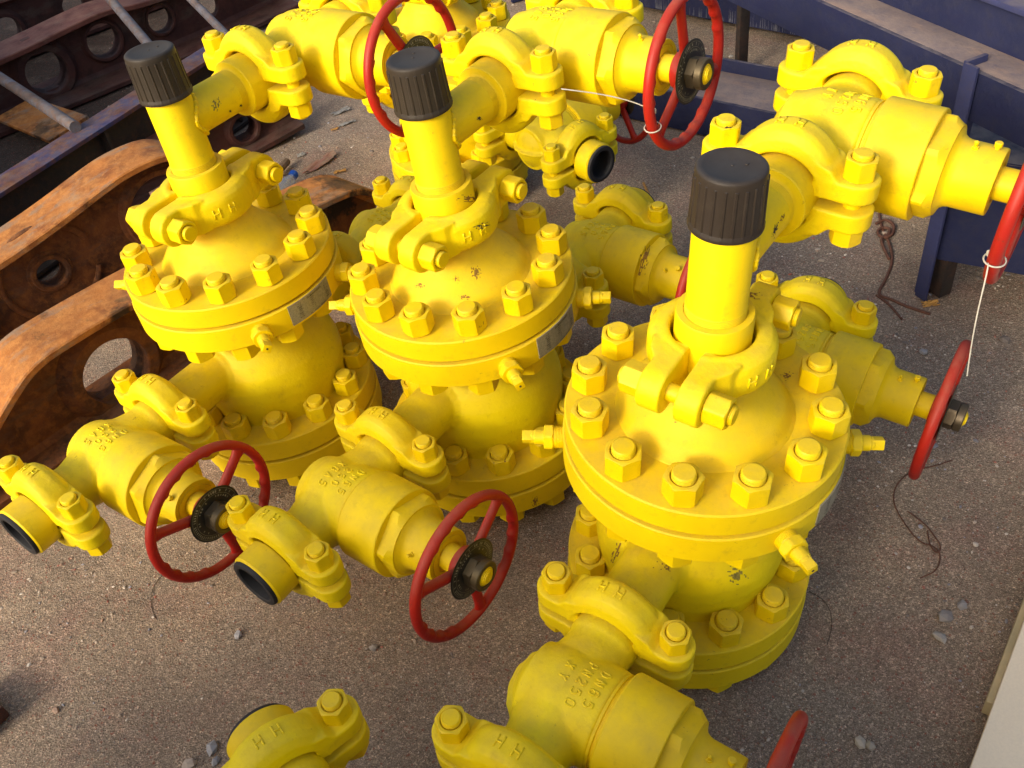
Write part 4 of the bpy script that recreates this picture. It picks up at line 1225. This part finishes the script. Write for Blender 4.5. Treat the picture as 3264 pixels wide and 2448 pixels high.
splat('rust_stain', 1392, 560, 22, 90, STAIN, 18, .05, .25); splat('rust_stain', 1440, 1220, 60, 40, STAIN, 19, .15); splat('rust_stain', 1590, 1245, 60, 50, STAING, 20, .12)
splat('rust_stain', 1620, 640, 60, 30, STAIN, 21, .15); splat('rust_stain', 1010, 430, 60, 26, STAIN, 22, .15); splat('paint_scrape', 1459, 912, 6, 4, SCRAPE, 23)
splat('rust_stain', 1700, 812, 30, 26, STAIN, 24, .12); splat('rust_stain', 1330, 1195, 26, 60, STAIN, 25, .12, .4)

# ------------------------------------------------------------------ unseen blockers added outside the picture to shade lower parts and the left links
def blocker(u, t0, t1, H, label):
    a = Vector((.743, .669, 0)); b = Vector((.669, -.743, 0))
    root = bpy.data.objects.new('shade_blocker', None); COL.objects.link(root)
    o = a * u + b * t0; L = t1 - t0
    root.matrix_world = Matrix(((b.x, -a.x, 0, o.x), (b.y, -a.y, 0, o.y), (0, 0, 1, 0), (0, 0, 0, 1)))
    tagged(root, label, 'blocker')
    bm = bmesh.new(); n = int(H / .15)
    for k in range(n): box(bm, 0, L, 0, .02, k * H / n + .002, (k + 1) * H / n - .002)
    for k in range(n): box(bm, 0, L, .58, .60, k * H / n + .002, (k + 1) * H / n - .002)
    box(bm, 0, L, 0, .6, H + .001, H + .02)
    box(bm, 0, .02, .021, .579, .01, H); box(bm, L - .02, L, .021, .579, .01, H); box(bm, .021, L - .021, .021, .579, .01, .04)
    finish('blocker_boards', bm, WOOD, root)
blocker(-1.2, -1.30, 1.6, 1.36, 'added shade-casting crate standing behind the photographer, out of the picture')
blocker(0.0, -6.0, -3.1, 1.15, 'added shade-casting crate standing left of the maroon links, out of the picture')

# ------------------------------------------------------------------ camera, light, world
cam_d = bpy.data.cameras.new('camera'); cam = bpy.data.objects.new('camera', cam_d); COL.objects.link(cam); sc.camera = cam
cam_d.sensor_width = 36; cam_d.lens = 36 * 2958.116 / 3264; cam_d.clip_start = .02; cam_d.clip_end = 500
fw = Vector((0, .7393710, -.6732982)); rr = Vector((.9868582, -.1087972, -.1194738)); up = Vector((.1615885, .6644499, .7296544))
cam.matrix_world = Matrix(((rr.x, up.x, -fw.x, 0), (rr.y, up.y, -fw.y, 0), (rr.z, up.z, -fw.z, 1.5138), (0, 0, 0, 1)))

SUN_AZ, SUN_EL = R(222), R(28)          # direction towards the sun, counter-clockwise from +X
sd = Vector((math.cos(SUN_AZ) * math.cos(SUN_EL), math.sin(SUN_AZ) * math.cos(SUN_EL), math.sin(SUN_EL)))
l = bpy.data.lights.new('sun', 'SUN'); l.energy = 1.38; l.angle = R(13.0); l.color = (1.0, .91, .76)
lo = bpy.data.objects.new('sun', l); COL.objects.link(lo); lo.rotation_euler = sd.to_track_quat('Z', 'Y').to_euler()
w = bpy.data.worlds.new('World'); sc.world = w; w.use_nodes = True; nt = w.node_tree
bg = nt.nodes['Background']; sky = nt.nodes.new('ShaderNodeTexSky'); sky.sky_type = 'NISHITA'; sky.sun_disc = False
sky.sun_elevation = SUN_EL; sky.sun_rotation = PI / 2 - SUN_AZ; sky.air_density = 1.0; sky.dust_density = 6.0; sky.ozone_density = .6
nt.links.new(sky.outputs[0], bg.inputs[0]); bg.inputs[1].default_value = .15
sc.view_settings.view_transform = 'Standard'; sc.view_settings.look = 'None'; sc.view_settings.exposure = 0.72; sc.view_settings.gamma = 1
